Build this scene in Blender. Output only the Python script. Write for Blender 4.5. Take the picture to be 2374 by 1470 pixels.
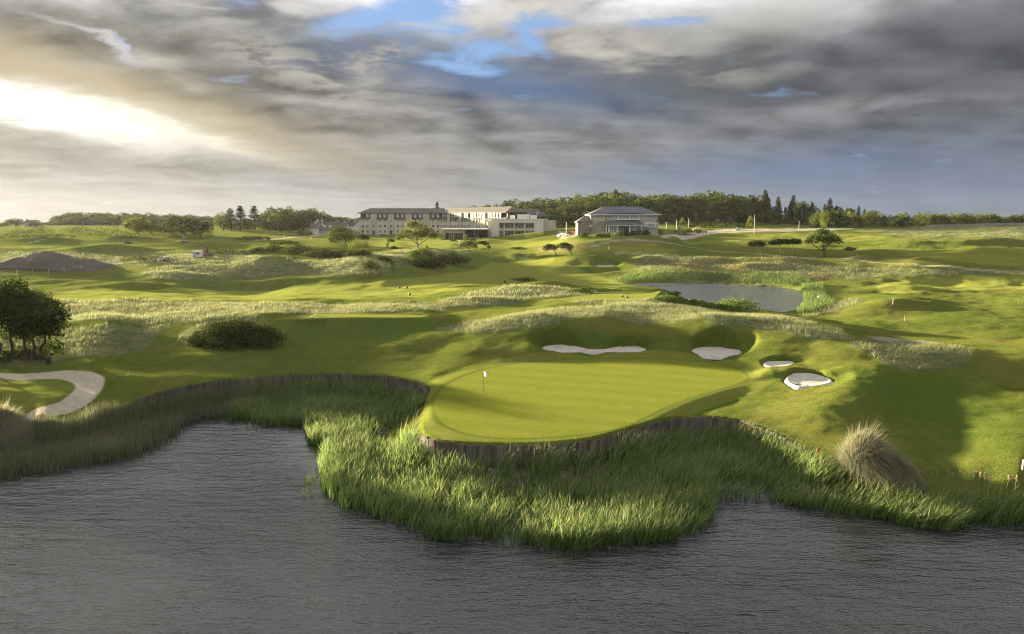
import bpy, bmesh, math, random
import numpy as np
from mathutils import Vector, Matrix

for _o in list(bpy.data.objects):
    bpy.data.objects.remove(_o)
scene = bpy.context.scene
COL = scene.collection
R = math.radians

# ------------------------------------------------------------------ camera
F_PX, CXP, CYP, HOR = 1650.0, 1187.0, 735.0, 510.0      # photograph pixels
CAM_Z = 17.0
PITCH = math.atan((CYP - HOR) / F_PX)
cam_data = bpy.data.cameras.new('camera')
cam = bpy.data.objects.new('camera', cam_data)
COL.objects.link(cam)
cam.location = (0, 0, CAM_Z)
cam.rotation_euler = (R(90) - PITCH, 0, 0)
cam_data.sensor_fit = 'HORIZONTAL'
cam_data.sensor_width = 36.0
cam_data.lens = 36.0 * F_PX / 2374.0
cam_data.clip_start = 0.5
cam_data.clip_end = 30000
scene.camera = cam

# ------------------------------------------------------------------ light
SUN_AZ, SUN_EL = -52.0, 6.2            # degrees clockwise from +Y, above the horizon
sun_data = bpy.data.lights.new('sun', 'SUN')
sun_data.energy = 4.1
sun_data.angle = R(1.8)
sun_data.color = (1.0, 0.85, 0.57)
sun = bpy.data.objects.new('sun', sun_data)
COL.objects.link(sun)
_s = Vector((math.sin(R(SUN_AZ)) * math.cos(R(SUN_EL)), math.cos(R(SUN_AZ)) * math.cos(R(SUN_EL)), math.sin(R(SUN_EL))))
sun.rotation_euler = _s.to_track_quat('Z', 'Y').to_euler()
sun.location = (-80, 60, 60)

vs = scene.view_settings
vs.view_transform = 'Standard'
vs.look = 'None'
vs.exposure = 3.35
vs.gamma = 1.0
vs.use_curve_mapping = False
EXPO = 2.0 ** vs.exposure
scene.cycles.max_bounces = 6
scene.cycles.diffuse_bounces = 2
scene.cycles.glossy_bounces = 3
scene.cycles.transmission_bounces = 4
scene.cycles.volume_bounces = 0
scene.cycles.transparent_max_bounces = 6
scene.cycles.caustics_reflective = False
scene.cycles.caustics_refractive = False
scene.cycles.use_denoising = True
scene.cycles.denoiser = 'OPENIMAGEDENOISE'
scene.cycles.denoising_input_passes = 'RGB_ALBEDO_NORMAL'
scene.cycles.denoising_prefilter = 'NONE'
scene.cycles.pixel_filter_type = 'BLACKMAN_HARRIS'
scene.cycles.filter_width = 1.1


# ------------------------------------------------------------------ node helper
class NV:
    """A socket that understands arithmetic."""
    def __init__(self, t, s):
        self.t, self.s = t, s

    def _m(self, op, *a, clamp=False):
        n = self.t.nodes.new('ShaderNodeMath')
        n.operation = op
        n.use_clamp = clamp
        for i, v in enumerate((self,) + a):
            if isinstance(v, NV):
                self.t.links.new(v.s, n.inputs[i])
            else:
                n.inputs[i].default_value = float(v)
        return NV(self.t, n.outputs[0])

    def __add__(self, o): return self._m('ADD', o)
    def __radd__(self, o): return self._m('ADD', o)
    def __sub__(self, o): return self._m('SUBTRACT', o)
    def __rsub__(self, o): return (self * -1.0) + o
    def __mul__(self, o): return self._m('MULTIPLY', o)
    def __rmul__(self, o): return self._m('MULTIPLY', o)
    def __truediv__(self, o): return self._m('DIVIDE', o)
    def __rtruediv__(self, o): return self._m('POWER', -1.0) * o
    def pow(self, o): return self._m('POWER', o)
    def exp(self): return self._m('EXPONENT')
    def abs(self): return self._m('ABSOLUTE')
    def max(self, o): return self._m('MAXIMUM', o)
    def min(self, o): return self._m('MINIMUM', o)
    def clamp(self): return self._m('ADD', 0.0, clamp=True)

    def smooth(self, a, b, lo=0.0, hi=1.0):
        n = self.t.nodes.new('ShaderNodeMapRange')
        n.interpolation_type = 'SMOOTHSTEP'
        self.t.links.new(self.s, n.inputs[0])
        for i, v in enumerate((a, b, lo, hi)):
            n.inputs[i + 1].default_value = v
        return NV(self.t, n.outputs[0])


def n_combine(t, x, y, z):
    n = t.nodes.new('ShaderNodeCombineXYZ')
    for i, v in enumerate((x, y, z)):
        if isinstance(v, NV):
            t.links.new(v.s, n.inputs[i])
        else:
            n.inputs[i].default_value = v
    return n.outputs[0]


def n_noise(t, vec, scale, detail=4.0, rough=0.55, dist=0.0, kind='FBM'):
    n = t.nodes.new('ShaderNodeTexNoise')
    n.noise_type = kind
    if vec is not None:
        t.links.new(vec, n.inputs['Vector'])
    n.inputs['Scale'].default_value = scale
    n.inputs['Detail'].default_value = detail
    n.inputs['Roughness'].default_value = rough
    n.inputs['Distortion'].default_value = dist
    return NV(t, n.outputs['Fac'])


def n_mix(t, fac, a, b):
    """Colour mix; a, b are sockets or tuples; fac an NV, socket or number."""
    n = t.nodes.new('ShaderNodeMix')
    n.data_type = 'RGBA'
    n.clamp_factor = True
    if isinstance(fac, NV):
        t.links.new(fac.s, n.inputs[0])
    else:
        n.inputs[0].default_value = fac
    for i, v in ((6, a), (7, b)):
        if isinstance(v, (tuple, list)):
            n.inputs[i].default_value = (*v[:3], 1.0)
        else:
            t.links.new(v, n.inputs[i])
    return n.outputs[2]


def n_scale(t, col, k):
    """Multiply a colour by a number or NV."""
    n = t.nodes.new('ShaderNodeVectorMath')
    n.operation = 'SCALE'
    t.links.new(col, n.inputs[0])
    if isinstance(k, NV):
        t.links.new(k.s, n.inputs['Scale'])
    else:
        n.inputs['Scale'].default_value = k
    return n.outputs[0]


def n_mapping(t, vec, scale=(1, 1, 1), rot=(0, 0, 0), loc=(0, 0, 0)):
    n = t.nodes.new('ShaderNodeMapping')
    t.links.new(vec, n.inputs[0])
    n.inputs['Location'].default_value = loc
    n.inputs['Rotation'].default_value = rot
    n.inputs['Scale'].default_value = scale
    return n.outputs[0]


# ------------------------------------------------------------------ sky
SKY_STRENGTH = 0.10
world = bpy.data.worlds.new('World')
scene.world = world
world.use_nodes = True


def build_sky():
    t = world.node_tree
    t.nodes.clear()
    out = t.nodes.new('ShaderNodeOutputWorld')
    bg = t.nodes.new('ShaderNodeBackground')
    bg.inputs['Strength'].default_value = SKY_STRENGTH
    t.links.new(bg.outputs[0], out.inputs[0])
    sky = t.nodes.new('ShaderNodeTexSky')
    sky.sky_type = 'NISHITA'
    sky.sun_disc = False
    sky.sun_elevation = R(SUN_EL)
    sky.sun_rotation = R(SUN_AZ)
    sky.altitude = 20
    tc = t.nodes.new('ShaderNodeTexCoord')
    sep = t.nodes.new('ShaderNodeSeparateXYZ')
    t.links.new(tc.outputs['Generated'], sep.inputs[0])
    dx, dy, dz = (NV(t, sep.outputs[i]) for i in range(3))
    az = NV(t, dx.s)._m('ARCTAN2', dy) * (180 / math.pi)
    el = dz.max(0.0)._m('ARCSINE') * (180 / math.pi)
    # cloud layer: a plane above the viewer, seen in perspective
    k = 1.0 / (dz.max(0.0) + 0.15)
    cx, cy = dx * k, dy * k
    q = n_combine(t, cx, cy, 0.0)
    # slanted streaks, running away towards the left
    qs = n_mapping(t, q, scale=(0.60, 1.0, 1.0), rot=(0, 0, R(24)))
    n_big = n_noise(t, qs, 0.9, 5, 0.55, 0.5)
    n_mid = n_noise(t, n_mapping(t, q, scale=(0.85, 1.0, 1.0), rot=(0, 0, R(18)), loc=(3.1, 1.7, 0)), 2.4, 7, 0.58, 0.4)
    n_bump = n_noise(t, n_mapping(t, q, scale=(0.9, 1.0, 1.0), loc=(1.3, 4.2, 0)), 2.3, 6, 0.52, 0.2)
    # the same field a step nearer to the sun: their difference lights the sunward flanks of the lumps
    n_sun = n_noise(t, n_mapping(t, q, scale=(0.9, 1.0, 1.0), loc=(1.3 - 0.085, 4.2 + 0.08, 0)), 2.3, 6, 0.52, 0.2)
    relief = (n_bump - n_sun) * 2.5
    n_fine = n_noise(t, n_mapping(t, q, scale=(0.8, 1.0, 1.0), loc=(7.3, 2.2, 0)), 5.5, 8, 0.6, 0.3)

    def ang(px, py):
        a = (px - CXP) / F_PX
        b = (CYP - py) / F_PX
        yv, zv = math.cos(PITCH) + b * math.sin(PITCH), -math.sin(PITCH) + b * math.cos(PITCH)
        return math.degrees(math.atan2(a, yv)), math.degrees(math.atan2(zv, math.hypot(a, yv)))

    wob = (n_mid - 0.5) * 6.0            # ragged outlines (degrees)
    wob2 = (n_big - 0.5) * 5.0
    azw = az + wob
    elw = el + wob * 0.35 + wob2 * 0.3

    def blob(px, py, rx, ry, slant=0.0, p=1.0):
        """Soft ellipse about a direction; rx, ry in photograph pixels, slant in degrees (down to the right)."""
        a0, e0 = ang(px, py)
        kx = 57.3 / F_PX
        c, s = math.cos(R(slant)), math.sin(R(slant))
        da, de = azw - a0, elw - e0
        uu = (da * c - de * s) * (1.0 / (rx * kx))
        vv = (da * s + de * c) * (1.0 / (ry * kx))
        return ((uu * uu + vv * vv) * -p).exp()

    # --- large colours of the cloud deck (scene values = picture value / exposure)
    left = az.smooth(-40, 4, 1, 0)
    right = az.smooth(0, 30, 0, 1)
    low = el.smooth(0.5, 7.5, 1, 0)
    top = el.smooth(8.0, 16.0, 0, 1)
    mid = n_mix(t, left, (0.255, 0.255, 0.262), (0.36, 0.325, 0.26))
    mid = n_mix(t, right, mid, (0.165, 0.175, 0.195))
    hor = n_mix(t, left, (0.36, 0.372, 0.395), (0.70, 0.685, 0.635))
    hor = n_mix(t, right, hor, (0.20, 0.25, 0.345))
    tp = n_mix(t, left, (0.33, 0.335, 0.345), (0.32, 0.312, 0.290))
    tp = n_mix(t, right, tp, (0.20, 0.205, 0.215))
    tp = n_mix(t, el.smooth(12.0, 18.5, 0, 1), tp, n_mix(t, right, (0.92, 0.92, 0.95), (0.74, 0.75, 0.79)))  # sky above the view made brighter to lift shade fill and water reflections
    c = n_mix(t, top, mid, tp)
    c = n_mix(t, low, c, hor)
    # cloud structure: light and dark lumps, stronger overhead, streaky low down
    amp = el.smooth(1.0, 9.0, 0.22, 1.0)
    lump = (n_big - 0.5) * 1.3 + (n_mid.smooth(0.36, 0.64) - 0.5) * 0.36 + (n_fine - 0.5) * 0.5 + relief + (n_bump - 0.5) * 0.9
    c = n_scale(t, c, (1.0 + lump * amp).max(0.35))

    def lay(c, m, col):
        return n_mix(t, m.clamp(), c, col)

    # darker banks
    c = lay(c, blob(1640, 200, 400, 66, 4) * 0.80, (0.108, 0.112, 0.126))
    c = lay(c, blob(2330, 110, 210, 150, -10) * 0.55, (0.110, 0.115, 0.128))
    c = lay(c, blob(1150, 182, 320, 52, 10) * 0.8, (0.095, 0.185, 0.370))
    c = lay(c, blob(860, 125, 170, 40, -8) * 0.62, (0.120, 0.180, 0.28))
    c = lay(c, blob(560, 330, 460, 34, 10) * 0.40, (0.25, 0.24, 0.23))
    c = lay(c, blob(200, 298, 330, 20, 4) * 0.60, (0.36, 0.345, 0.30))
    c = lay(c, blob(470, 170, 200, 40, 8) * n_mid.smooth(0.62, 0.42) * 0.6, (0.20, 0.185, 0.165))
    # bluish air between the streaks low on the right
    c = lay(c, blob(1750, 400, 460, 48, -3) * 0.65, (0.17, 0.25, 0.42))
    c = lay(c, blob(2150, 440, 320, 28, -2) * 0.45, (0.20, 0.28, 0.43))
    c = n_scale(t, c, el.smooth(10.0, 18.0, 0.80, 1.0))
    # pale edges and puffs catching the light
    c = lay(c, blob(1440, 110, 270, 40, 12) * n_mid.smooth(0.40, 0.60) * 0.85, (0.60, 0.565, 0.49))
    c = lay(c, blob(1190, 25, 190, 20, -9) * n_fine.smooth(0.35, 0.6) * 0.9, (0.66, 0.63, 0.57))
    c = lay(c, blob(1790, 25, 210, 50, -8) * 0.65, (0.47, 0.46, 0.41))
    c = lay(c, blob(540, 12, 190, 24, 0) * n_mid.smooth(0.36, 0.56) * 0.9, (0.66, 0.63, 0.57))
    c = lay(c, blob(890, 130, 80, 26, -20) * n_fine.smooth(0.40, 0.58) * 0.8, (0.47, 0.42, 0.36))
    c = lay(c, blob(2000, 245, 240, 22, 0) * n_mid.smooth(0.40, 0.58) * 0.6, (0.31, 0.32, 0.335))
    c = lay(c, blob(690, 160, 190, 55, 10) * n_fine.smooth(0.46, 0.60) * 0.65, (0.54, 0.51, 0.43))
    c = lay(c, blob(640, 290, 420, 26, 9) * n_big.smooth(0.42, 0.6) * 0.5, (0.44, 0.40, 0.32))
    # the sun behind the cloud: a golden glow and a burnt-out gap
    c = lay(c, blob(90, 168, 500, 52, 14, 1.0) * 0.58, (0.55, 0.45, 0.26))
    c = lay(c, blob(380, 255, 300, 34, 16, 1.0) * 0.40, (0.66, 0.56, 0.36))
    c = lay(c, blob(-70, 217, 380, 42, 10, 1.5) * 1.4, (1.45, 1.42, 1.30))
    c = lay(c, blob(320, 282, 190, 13, 13) * 1.1, (1.0, 0.92, 0.74))
    c = lay(c, blob(250, 100, 90, 7, 20) * 0.9, (0.60, 0.60, 0.60))
    # blue gaps
    gap = blob(890, 38, 165, 32, -12) + blob(1085, 95, 150, 44, 20) + blob(1265, 48, 80, 32, 0) + blob(1520, 48, 130, 20, 0) \
        + blob(1235, 95, 44, 25, 30) * 0.7 + blob(290, 108, 50, 6, 22) * 0.7 + blob(1030, 145, 130, 20, 14) * 0.7
    holes = (gap - (n_mid - 0.45) * 1.9 - (n_fine - 0.5) * 2.2).smooth(0.20, 1.05)
    clear = n_scale(t, sky.outputs[0], 1.0)
    blue = n_mix(t, 0.80, n_scale(t, clear, SKY_STRENGTH * EXPO * 0.3), (0.15, 0.32, 0.70))
    c = n_mix(t, holes * 0.95, c, blue)
    c = n_scale(t, c, 1.12 / (EXPO * SKY_STRENGTH))
    # a trace of the clear sky's own light everywhere
    fin = n_mix(t, 0.003, c, sky.outputs[0])
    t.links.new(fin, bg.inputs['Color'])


build_sky()
# ------------------------------------------------------------------ pixel <-> place helpers
def ray(px, py):
    """u = x / y of the viewing ray and its slope dz / dy."""
    a, b = (px - CXP) / F_PX, (CYP - py) / F_PX
    yv = math.cos(PITCH) + b * math.sin(PITCH)
    return a / yv, (-math.sin(PITCH) + b * math.cos(PITCH)) / yv


def at_y(px, py, y):
    u, s = ray(px, py)
    return np.array((u * y, y, CAM_Z + s * y))


def at_z(px, py, z):
    u, s = ray(px, py)
    y = (z - CAM_Z) / s
    return np.array((u * y, y, z))


def hash2(ix, iy, seed):
    h = (ix.astype(np.int64) * 374761393 + iy.astype(np.int64) * 668265263 + seed * 974711) & 0x7fffffff
    h = ((h ^ (h >> 13)) * 1274126177) & 0x7fffffff
    h = h ^ (h >> 16)
    return (h & 0xffff) / 65535.0


def vnoise(x, y, seed=0):
    x0, y0 = np.floor(x), np.floor(y)
    fx, fy = x - x0, y - y0
    fx, fy = fx * fx * (3 - 2 * fx), fy * fy * (3 - 2 * fy)
    a, b = hash2(x0, y0, seed), hash2(x0 + 1, y0, seed)
    c, d = hash2(x0, y0 + 1, seed), hash2(x0 + 1, y0 + 1, seed)
    return (a + (b - a) * fx) * (1 - fy) + (c + (d - c) * fx) * fy - 0.5


def fbm(x, y, seed=0, octv=4):
    s, amp = 0.0, 1.0
    for i in range(octv):
        s = s + vnoise(x * 2 ** i + 17.3 * i, y * 2 ** i + 9.1 * i, seed + i) * amp
        amp *= 0.5
    return s


def sstep(a, b, x):
    t = np.clip((x - a) / (b - a), 0, 1)
    return t * t * (3 - 2 * t)


def sdf_poly(x, y, poly, margin=6.0):
    """Signed distance to a closed polygon (negative inside); 1e3 where farther than the margin."""
    poly = np.asarray(poly, float)
    out = np.full(x.shape, 1e3)
    m = (x > poly[:, 0].min() - margin) & (x < poly[:, 0].max() + margin) & (y > poly[:, 1].min() - margin) & (y < poly[:, 1].max() + margin)
    if not m.any():
        return out
    px, py = x[m], y[m]
    d2 = np.full(px.shape, 1e12)
    ins = np.zeros(px.shape, bool)
    n = len(poly)
    for i in range(n):
        ax, ay = poly[i]
        bx, by = poly[(i + 1) % n]
        ex, ey = bx - ax, by - ay
        tt = np.clip(((px - ax) * ex + (py - ay) * ey) / (ex * ex + ey * ey + 1e-12), 0, 1)
        d2 = np.minimum(d2, (px - ax - tt * ex) ** 2 + (py - ay - tt * ey) ** 2)
        if ay != by:
            ins ^= ((ay > py) != (by > py)) & (px < (bx - ax) * (py - ay) / (by - ay) + ax)
    d = np.sqrt(d2)
    out[m] = np.where(ins, -d, d)
    return out


def smooth_poly(pts, it=2):
    """Chaikin corner cutting of a closed polygon."""
    p = np.asarray(pts, float)
    for _ in range(it):
        q = np.roll(p, -1, 0)
        p = np.stack([p * .75 + q * .25, p * .25 + q * .75], 1).reshape(-1, p.shape[1])
    return p


def smooth_line(pts, it=2):
    p = np.asarray(pts, float)
    for _ in range(it):
        q = np.stack([p[:-1] * .75 + p[1:] * .25, p[:-1] * .25 + p[1:] * .75], 1).reshape(-1, p.shape[1])
        p = np.concatenate([p[:1], q, p[-1:]])
    return p


# ------------------------------------------------------------------ terrain: spot heights
WATER_Z, POND_Z = -2.6, 0.55
SHORE = [(-900, 1120, -2.5), (-300, 1085, -2.4), (0, 1045, -2.2), (70, 1015, -1.7), (150, 990, -1.1), (230, 955, -.6), (300, 935, -.3), (345, 917, -.1),
         (420, 897, 0), (520, 882, 0), (640, 871, 0), (760, 867, 0), (860, 870, 0), (930, 879, 0), (975, 888, 0), (998, 899, 0),
         (985, 918, 0), (975, 950, 0), (968, 990, 0), (985, 1015, 0), (1050, 1030, 0), (1200, 1036, 0), (1350, 1027, 0), (1430, 1008, 0),
         (1500, 987, 0), (1550, 972, 0), (1620, 966, 0), (1700, 970, 0), (1750, 985, -.1), (1800, 1005, -.3), (1850, 1035, -.6), (1885, 1060, -.9),
         (1925, 1085, -1.1), (2000, 1122, -1.5), (2100, 1140, -1.65), (2250, 1150, -1.7), (2374, 1160, -1.7), (2800, 1190, -1.8), (3600, 1240, -1.9)]
_sh = np.array([at_z(*s) for s in SHORE])
SHORE_XYZ = smooth_line(_sh, 2)
LAKE = np.concatenate([SHORE_XYZ[:, :2], [(160, 44), (160, -60), (-160, -60), (-160, 46)]])

CZ = [(0, 960, .4), (0, 900, .8), (0, 868, .9), (120, 1000, -.9), (240, 890, .6), (80, 965, .3), (500, 845, .5), (700, 825, .8), (900, 830, .7), (340, 800, 1.5), (600, 792, 1.6), (850, 790, 1.2), (1000, 800, 1.2),
      (300, 800, 1.5), (250, 752, 3.1), (380, 752, 2.6), (100, 835, 1.1), (0, 845, 1.0), (100, 760, 2.6), (0, 780, 2.2), (550, 800, 1.5), (480, 742, 3.0), (420, 800, 1.5),
      (650, 738, 3.2), (980, 735, 3.2), (850, 728, 3.2), (700, 762, 2.2), (950, 765, 2.1), (700, 712, 3.1), (300, 697, 3.0), (150, 698, 2.8), (0, 700, 2.8), (500, 700, 2.9), (900, 705, 2.9), (1000, 712, 2.8),
      (300, 735, 2.3), (150, 738, 2.3),
      (1800, 950, .3), (1900, 1000, .1), (2000, 1050, -.35), (2100, 1075, -.7), (2250, 1125, -1.2), (2374, 1135, -1.1), (2150, 900, .75), (2100, 970, -.2), (2250, 1040, -.25), (2374, 820, 1.8), (2374, 900, .8), (2374, 1000, .4),
      (2150, 808, 2.3), (2250, 812, 2.0), (2000, 800, 2.4), (1950, 772, 3.1), (1850, 752, 3.6), (1750, 742, 3.9), (1650, 736, 3.9), (1550, 737, 3.4), (1400, 723, 3.8), (1250, 742, 3.4), (1150, 748, 2.6),
      (1750, 802, 2.1), (1900, 832, 1.7), (1845, 855, 1.0), (1950, 872, 1.4), (2030, 860, 1.7), (1660, 818, .9), (1380, 810, .8), (1380, 770, 2.5), (1500, 775, 2.3), (1660, 775, 2.7),
      (1400, 832, .6), (1150, 852, .5), (1700, 848, .6), (1300, 900, .4), (1200, 1000, .1), (1500, 940, .2), (1000, 872, .4), (1050, 832, .8), (1100, 792, 1.7), (1000, 770, 1.9), (1200, 790, 1.9),
      (1400, 692, 2.8), (1400, 706, 2.9), (1300, 694, 2.8), (1520, 690, 2.7), (1500, 672, .9), (1300, 664, 1.4), (1580, 700, 1.0), (1700, 706, 2.0), (1640, 722, 2.6), (1200, 668, 3.1), (1040, 692, 2.3), (1200, 706, 2.2), (1050, 745, 2.5), (1100, 718, 2.6),
      (1830, 722, .6), (1950, 742, .7), (2050, 772, .5), (2200, 785, .6), (2374, 780, .8), (2070, 704, 2.1), (2250, 727, 1.4), (2374, 737, 1.3), (2070, 737, .9), (2000, 665, 1.6), (1920, 690, .8), (2200, 650, 2.0), (2374, 655, 2.1), (2374, 692, 1.8), (2150, 690, 1.9),
      (1700, 690, .3), (1600, 668, .4), (1480, 657, .9), (1750, 662, .8), (1850, 672, .9)]
CY = [(1410, 618, 222), (1250, 605, 240), (1150, 625, 215), (1000, 650, 185), (700, 680, 155), (300, 690, 142), (120, 690, 142), (0, 690, 145), (300, 655, 175), (850, 655, 180), (500, 648, 193), (600, 643, 198), (1100, 660, 172),
      (600, 598, 211), (400, 618, 207), (850, 592, 211), (1000, 585, 228), (200, 640, 195), (750, 620, 203), (1090, 615, 225), (120, 628, 204), (0, 640, 192),
      (500, 592, 240), (300, 602, 235), (100, 580, 262), (0, 575, 265), (300, 575, 270), (500, 578, 270), (300, 548, 330), (100, 548, 330), (500, 552, 330), (0, 548, 330),
      (700, 562, 290), (800, 572, 265), (650, 550, 350), (850, 552, 360), (950, 547, 390), (830, 547, 400), (1000, 572, 280), (1100, 562, 300), (1200, 562, 295), (1000, 552, 350),
      (1200, 550, 318), (1290, 546, 310), (1050, 550, 350), (1430, 547, 262), (1350, 549, 262), (1530, 541, 272), (1430, 565, 242), (1430, 588, 234), (1320, 570, 246),
      (1600, 545, 320), (1700, 536, 340), (1850, 535, 340), (2000, 530, 360), (2200, 524, 370), (2374, 521, 360), (1600, 566, 275), (1700, 560, 288), (1850, 555, 294), (2000, 550, 300), (2200, 547, 290), (2374, 547, 280),
      (2200, 575, 222), (2374, 585, 212), (2000, 587, 226), (1915, 597, 220), (1750, 595, 221), (1600, 615, 208), (1500, 640, 192), (1650, 640, 195), (1850, 640, 188), (2100, 610, 200), (2200, 615, 190), (2374, 628, 182), (2000, 640, 185),
      (0, 532, 450), (200, 529, 480), (400, 531, 450), (600, 533, 430), (900, 532, 500), (0, 520, 800), (300, 520, 800), (1000, 521, 800), (0, 515, 1500), (1187, 515, 1500), (2374, 515, 1500)]
# places hidden behind crests, or outside the picture: (column, y, z)
CH = [(1200, 380, 10.5), (1100, 400, 9.5), (1250, 450, 12), (1500, 400, 14.5), (1500, 470, 18), (1800, 420, 14.5), (1800, 480, 15), (2200, 460, 15), (2500, 450, 15.5), (1200, 520, 15), (1700, 700, 14), (1000, 560, 12), (2300, 700, 13),
      (-900, 60, 0), (-900, 90, 1.5), (-900, 150, 2.5), (-900, 250, 4), (-900, 450, 8), (3300, 60, 0), (3300, 90, 2), (3300, 150, 2.5), (3300, 250, 9), (3300, 450, 13),
      (600, 135, 1.9), (300, 132, 1.9), (1200, 160, 1.6), (1700, 110, 2.0), (2100, 88, 1.6), (2300, 86, 1.6), (850, 235, 5.6), (600, 232, 5.0)]


def _col_u(px):
    return (px - CXP) / F_PX


_P = [at_z(*c) for c in CZ] + [at_y(*c) for c in CY] + [np.array((_col_u(p) * y, y, z)) for p, y, z in CH] + list(_sh[1:-1])
_P = np.array(_P)


def _warp(x, y):
    return np.stack([2.2 * x / y, np.log(y)], -1)


def _tps_k(r2):
    return 0.5 * r2 * np.log(r2 + 1e-9)


_W = _warp(_P[:, 0], _P[:, 1])
_n = len(_W)
_K = _tps_k(((_W[:, None] - _W[None]) ** 2).sum(-1)) + np.eye(_n) * 2e-4
_A = np.zeros((_n + 3, _n + 3))
_A[:_n, :_n] = _K
_A[:_n, _n] = 1
_A[:_n, _n + 1:] = _W
_A[_n, :_n] = 1
_A[_n + 1:, :_n] = _W.T
_sol = np.linalg.solve(_A, np.concatenate([_P[:, 2], np.zeros(3)]))


def tps(x, y):
    w = _warp(x.ravel(), y.ravel())
    out = np.empty(len(w))
    for i in range(0, len(w), 40000):
        ww = w[i:i + 40000]
        d2 = (ww ** 2).sum(1)[:, None] + (_W ** 2).sum(1)[None] - 2 * ww @ _W.T
        out[i:i + 40000] = _tps_k(np.maximum(d2, 0)) @ _sol[:_n] + _sol[_n] + ww @ _sol[_n + 1:]
    return out.reshape(x.shape)


# grid: columns of equal bearing, rows closer together near the viewer
NU, NR = 1160, 640
UG = np.linspace(-1.2, 1.2, NU)
_ys = np.exp(np.linspace(math.log(36), math.log(1500), 20000))
_den = 17500 / _ys ** 2 + 44 / _ys
_cum = np.concatenate([[0], np.cumsum((_den[1:] + _den[:-1]) / 2 * np.diff(_ys))])
YG = np.interp(np.linspace(0, _cum[-1], NR), _cum, _ys)
GX, GY = UG[None] * YG[:, None], np.repeat(YG[:, None], NU, 1)
# the smooth surface is evaluated on a coarser lattice
_cr, _cc = np.linspace(0, NR - 1, 214), np.linspace(0, NU - 1, 334)


def _up(c):
    c = np.array([np.interp(np.arange(NR), _cr, c[:, j]) for j in range(c.shape[1])]).T
    return np.array([np.interp(np.arange(NU), _cc, c[i]) for i in range(c.shape[0])])


_yc = np.interp(_cr, np.arange(NR), YG)
_uc = np.interp(_cc, np.arange(NU), UG)
GZ = _up(tps(_uc[None] * _yc[:, None], np.repeat(_yc[:, None], len(_uc), 1)))
GZ = np.where(GY > 520, GZ + (np.clip(GZ, 4, 14) - GZ) * sstep(520, 800, GY), GZ)

# ------------------------------------------------------------------ terrain: humps (column px, y, height, half width across, half depth, turn)
HUMPS = [(215, 171, 1.1, 8, 3.2, 0), (300, 165, 1.5, 9, 3.5, 0), (600, 187, 1.7, 15, 3.5, 0), (430, 193, .9, 10, 4, 0), (120, 178, .8, 8, 4, 0),
         (250, 262, 2.6, 15, 6, 0), (480, 284, 2.2, 17, 7, 0), (100, 300, 1.5, 18, 6, 0), (300, 312, 1.6, 16, 5, 0), (420, 322, 1.2, 14, 5, 0), (600, 250, 1.5, 18, 7, 0),
         (760, 252, 1.0, 14, 6, 0), (1110, 228, 1.8, 7, 7, 20), (1150, 300, .9, 14, 4, 0), (1250, 292, 1.4, 12, 5, 0), (1210, 311, 1.9, 16, 5, -6), (1275, 308, 1.6, 7, 4, 0),
         (1330, 262, .9, 9, 4, 0), (1470, 221, 1.5, 7, 3.5, 0), (1385, 228, 1.0, 5, 3, 0), (1380, 246, .8, 7, 3, 0), (1450, 252, .7, 9, 3, 0), (1640, 268, 1.3, 7, 4, 0), (1540, 238, 1.0, 9, 4, 0), (1700, 285, 1.0, 10, 4, 0), (1760, 272, .8, 10, 4, 0),
         (1300, 217, 1.2, 7, 3.0, 0), (1420, 207, 1.0, 9, 3.5, 0), (1250, 162, 1.4, 9, 4, 0), (1180, 148, .7, 9, 4, 0), 
         (2030, 216, 1.7, 10, 5, 15), (2110, 240, 1.6, 10, 5, 0), (2300, 205, 2.2, 14, 5.5, 0), (2260, 238, 1.6, 10, 5, 0), (2180, 225, -1.0, 10, 5, 0), (2360, 236, 1.3, 10, 4, 0), (1930, 255, .7, 14, 4, 0),
         (1750, 205, .8, 9, 4, 0), (1830, 214, .8, 10, 4, 0), (1650, 218, .9, 8, 4, 0), (2150, 160, .8, 12, 5, 0), (2300, 150, .7, 12, 4, 0), (2080, 128, .7, 9, 3, 0),
         (1180, 98, .7, 5, 4, 0), (1330, 95, .5, 7, 3, 0), (1630, 94, .6, 7, 3, 0), (2010, 79, .4, 4.5, 3, -25), (2100, 80, .3, 5, 3, 0), (1880, 86, .4, 5, 3, -20),
         (820, 88, .35, 7, 2.5, 0), (620, 84, .3, 8, 2.5, 0), (1010, 93, .45, 5, 3, 0), (250, 102, .5, 8, 4, 0), (130, 96, .5, 8, 4, 0), (560, 100, .5, 6, 3, 0),
         (420, 82, .25, 6, 2, 0), (340, 74, .2, 5, 2, 10), (1930, 60, .3, 5, 3, 30), (700, 126, .5, 9, 3, 0), (420, 125, .5, 10, 3, 0), (950, 122, .5, 8, 3, 0), (1140, 128, .6, 9, 3, 0)]
for _px, _y, _h, _rx, _ry, _tn in HUMPS:
    _x = _col_u(_px) * _y
    _c, _sn = math.cos(R(_tn)), math.sin(R(_tn))
    _ux, _uy = (GX - _x) * _c + (GY - _y) * _sn, -(GX - _x) * _sn + (GY - _y) * _c
    GZ += _h * np.exp(-(_ux / _rx) ** 2 - (_uy / _ry) ** 2)
GZ += fbm(GX / 9, GY / 7, 3, 3) * np.clip((GY - 60) / 150, 0, .55) * sstep(500, 300, GY)
GZ += fbm(GX / 3.2, GY / 2.6, 23, 3) * .16 * sstep(45, 60, GY) * sstep(400, 200, GY)


_cd = np.maximum(np.abs(GX - 43) - 17, np.abs(GY - 281) - 12)
GZ += (11.05 - GZ) * sstep(5, 0, _cd)


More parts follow.
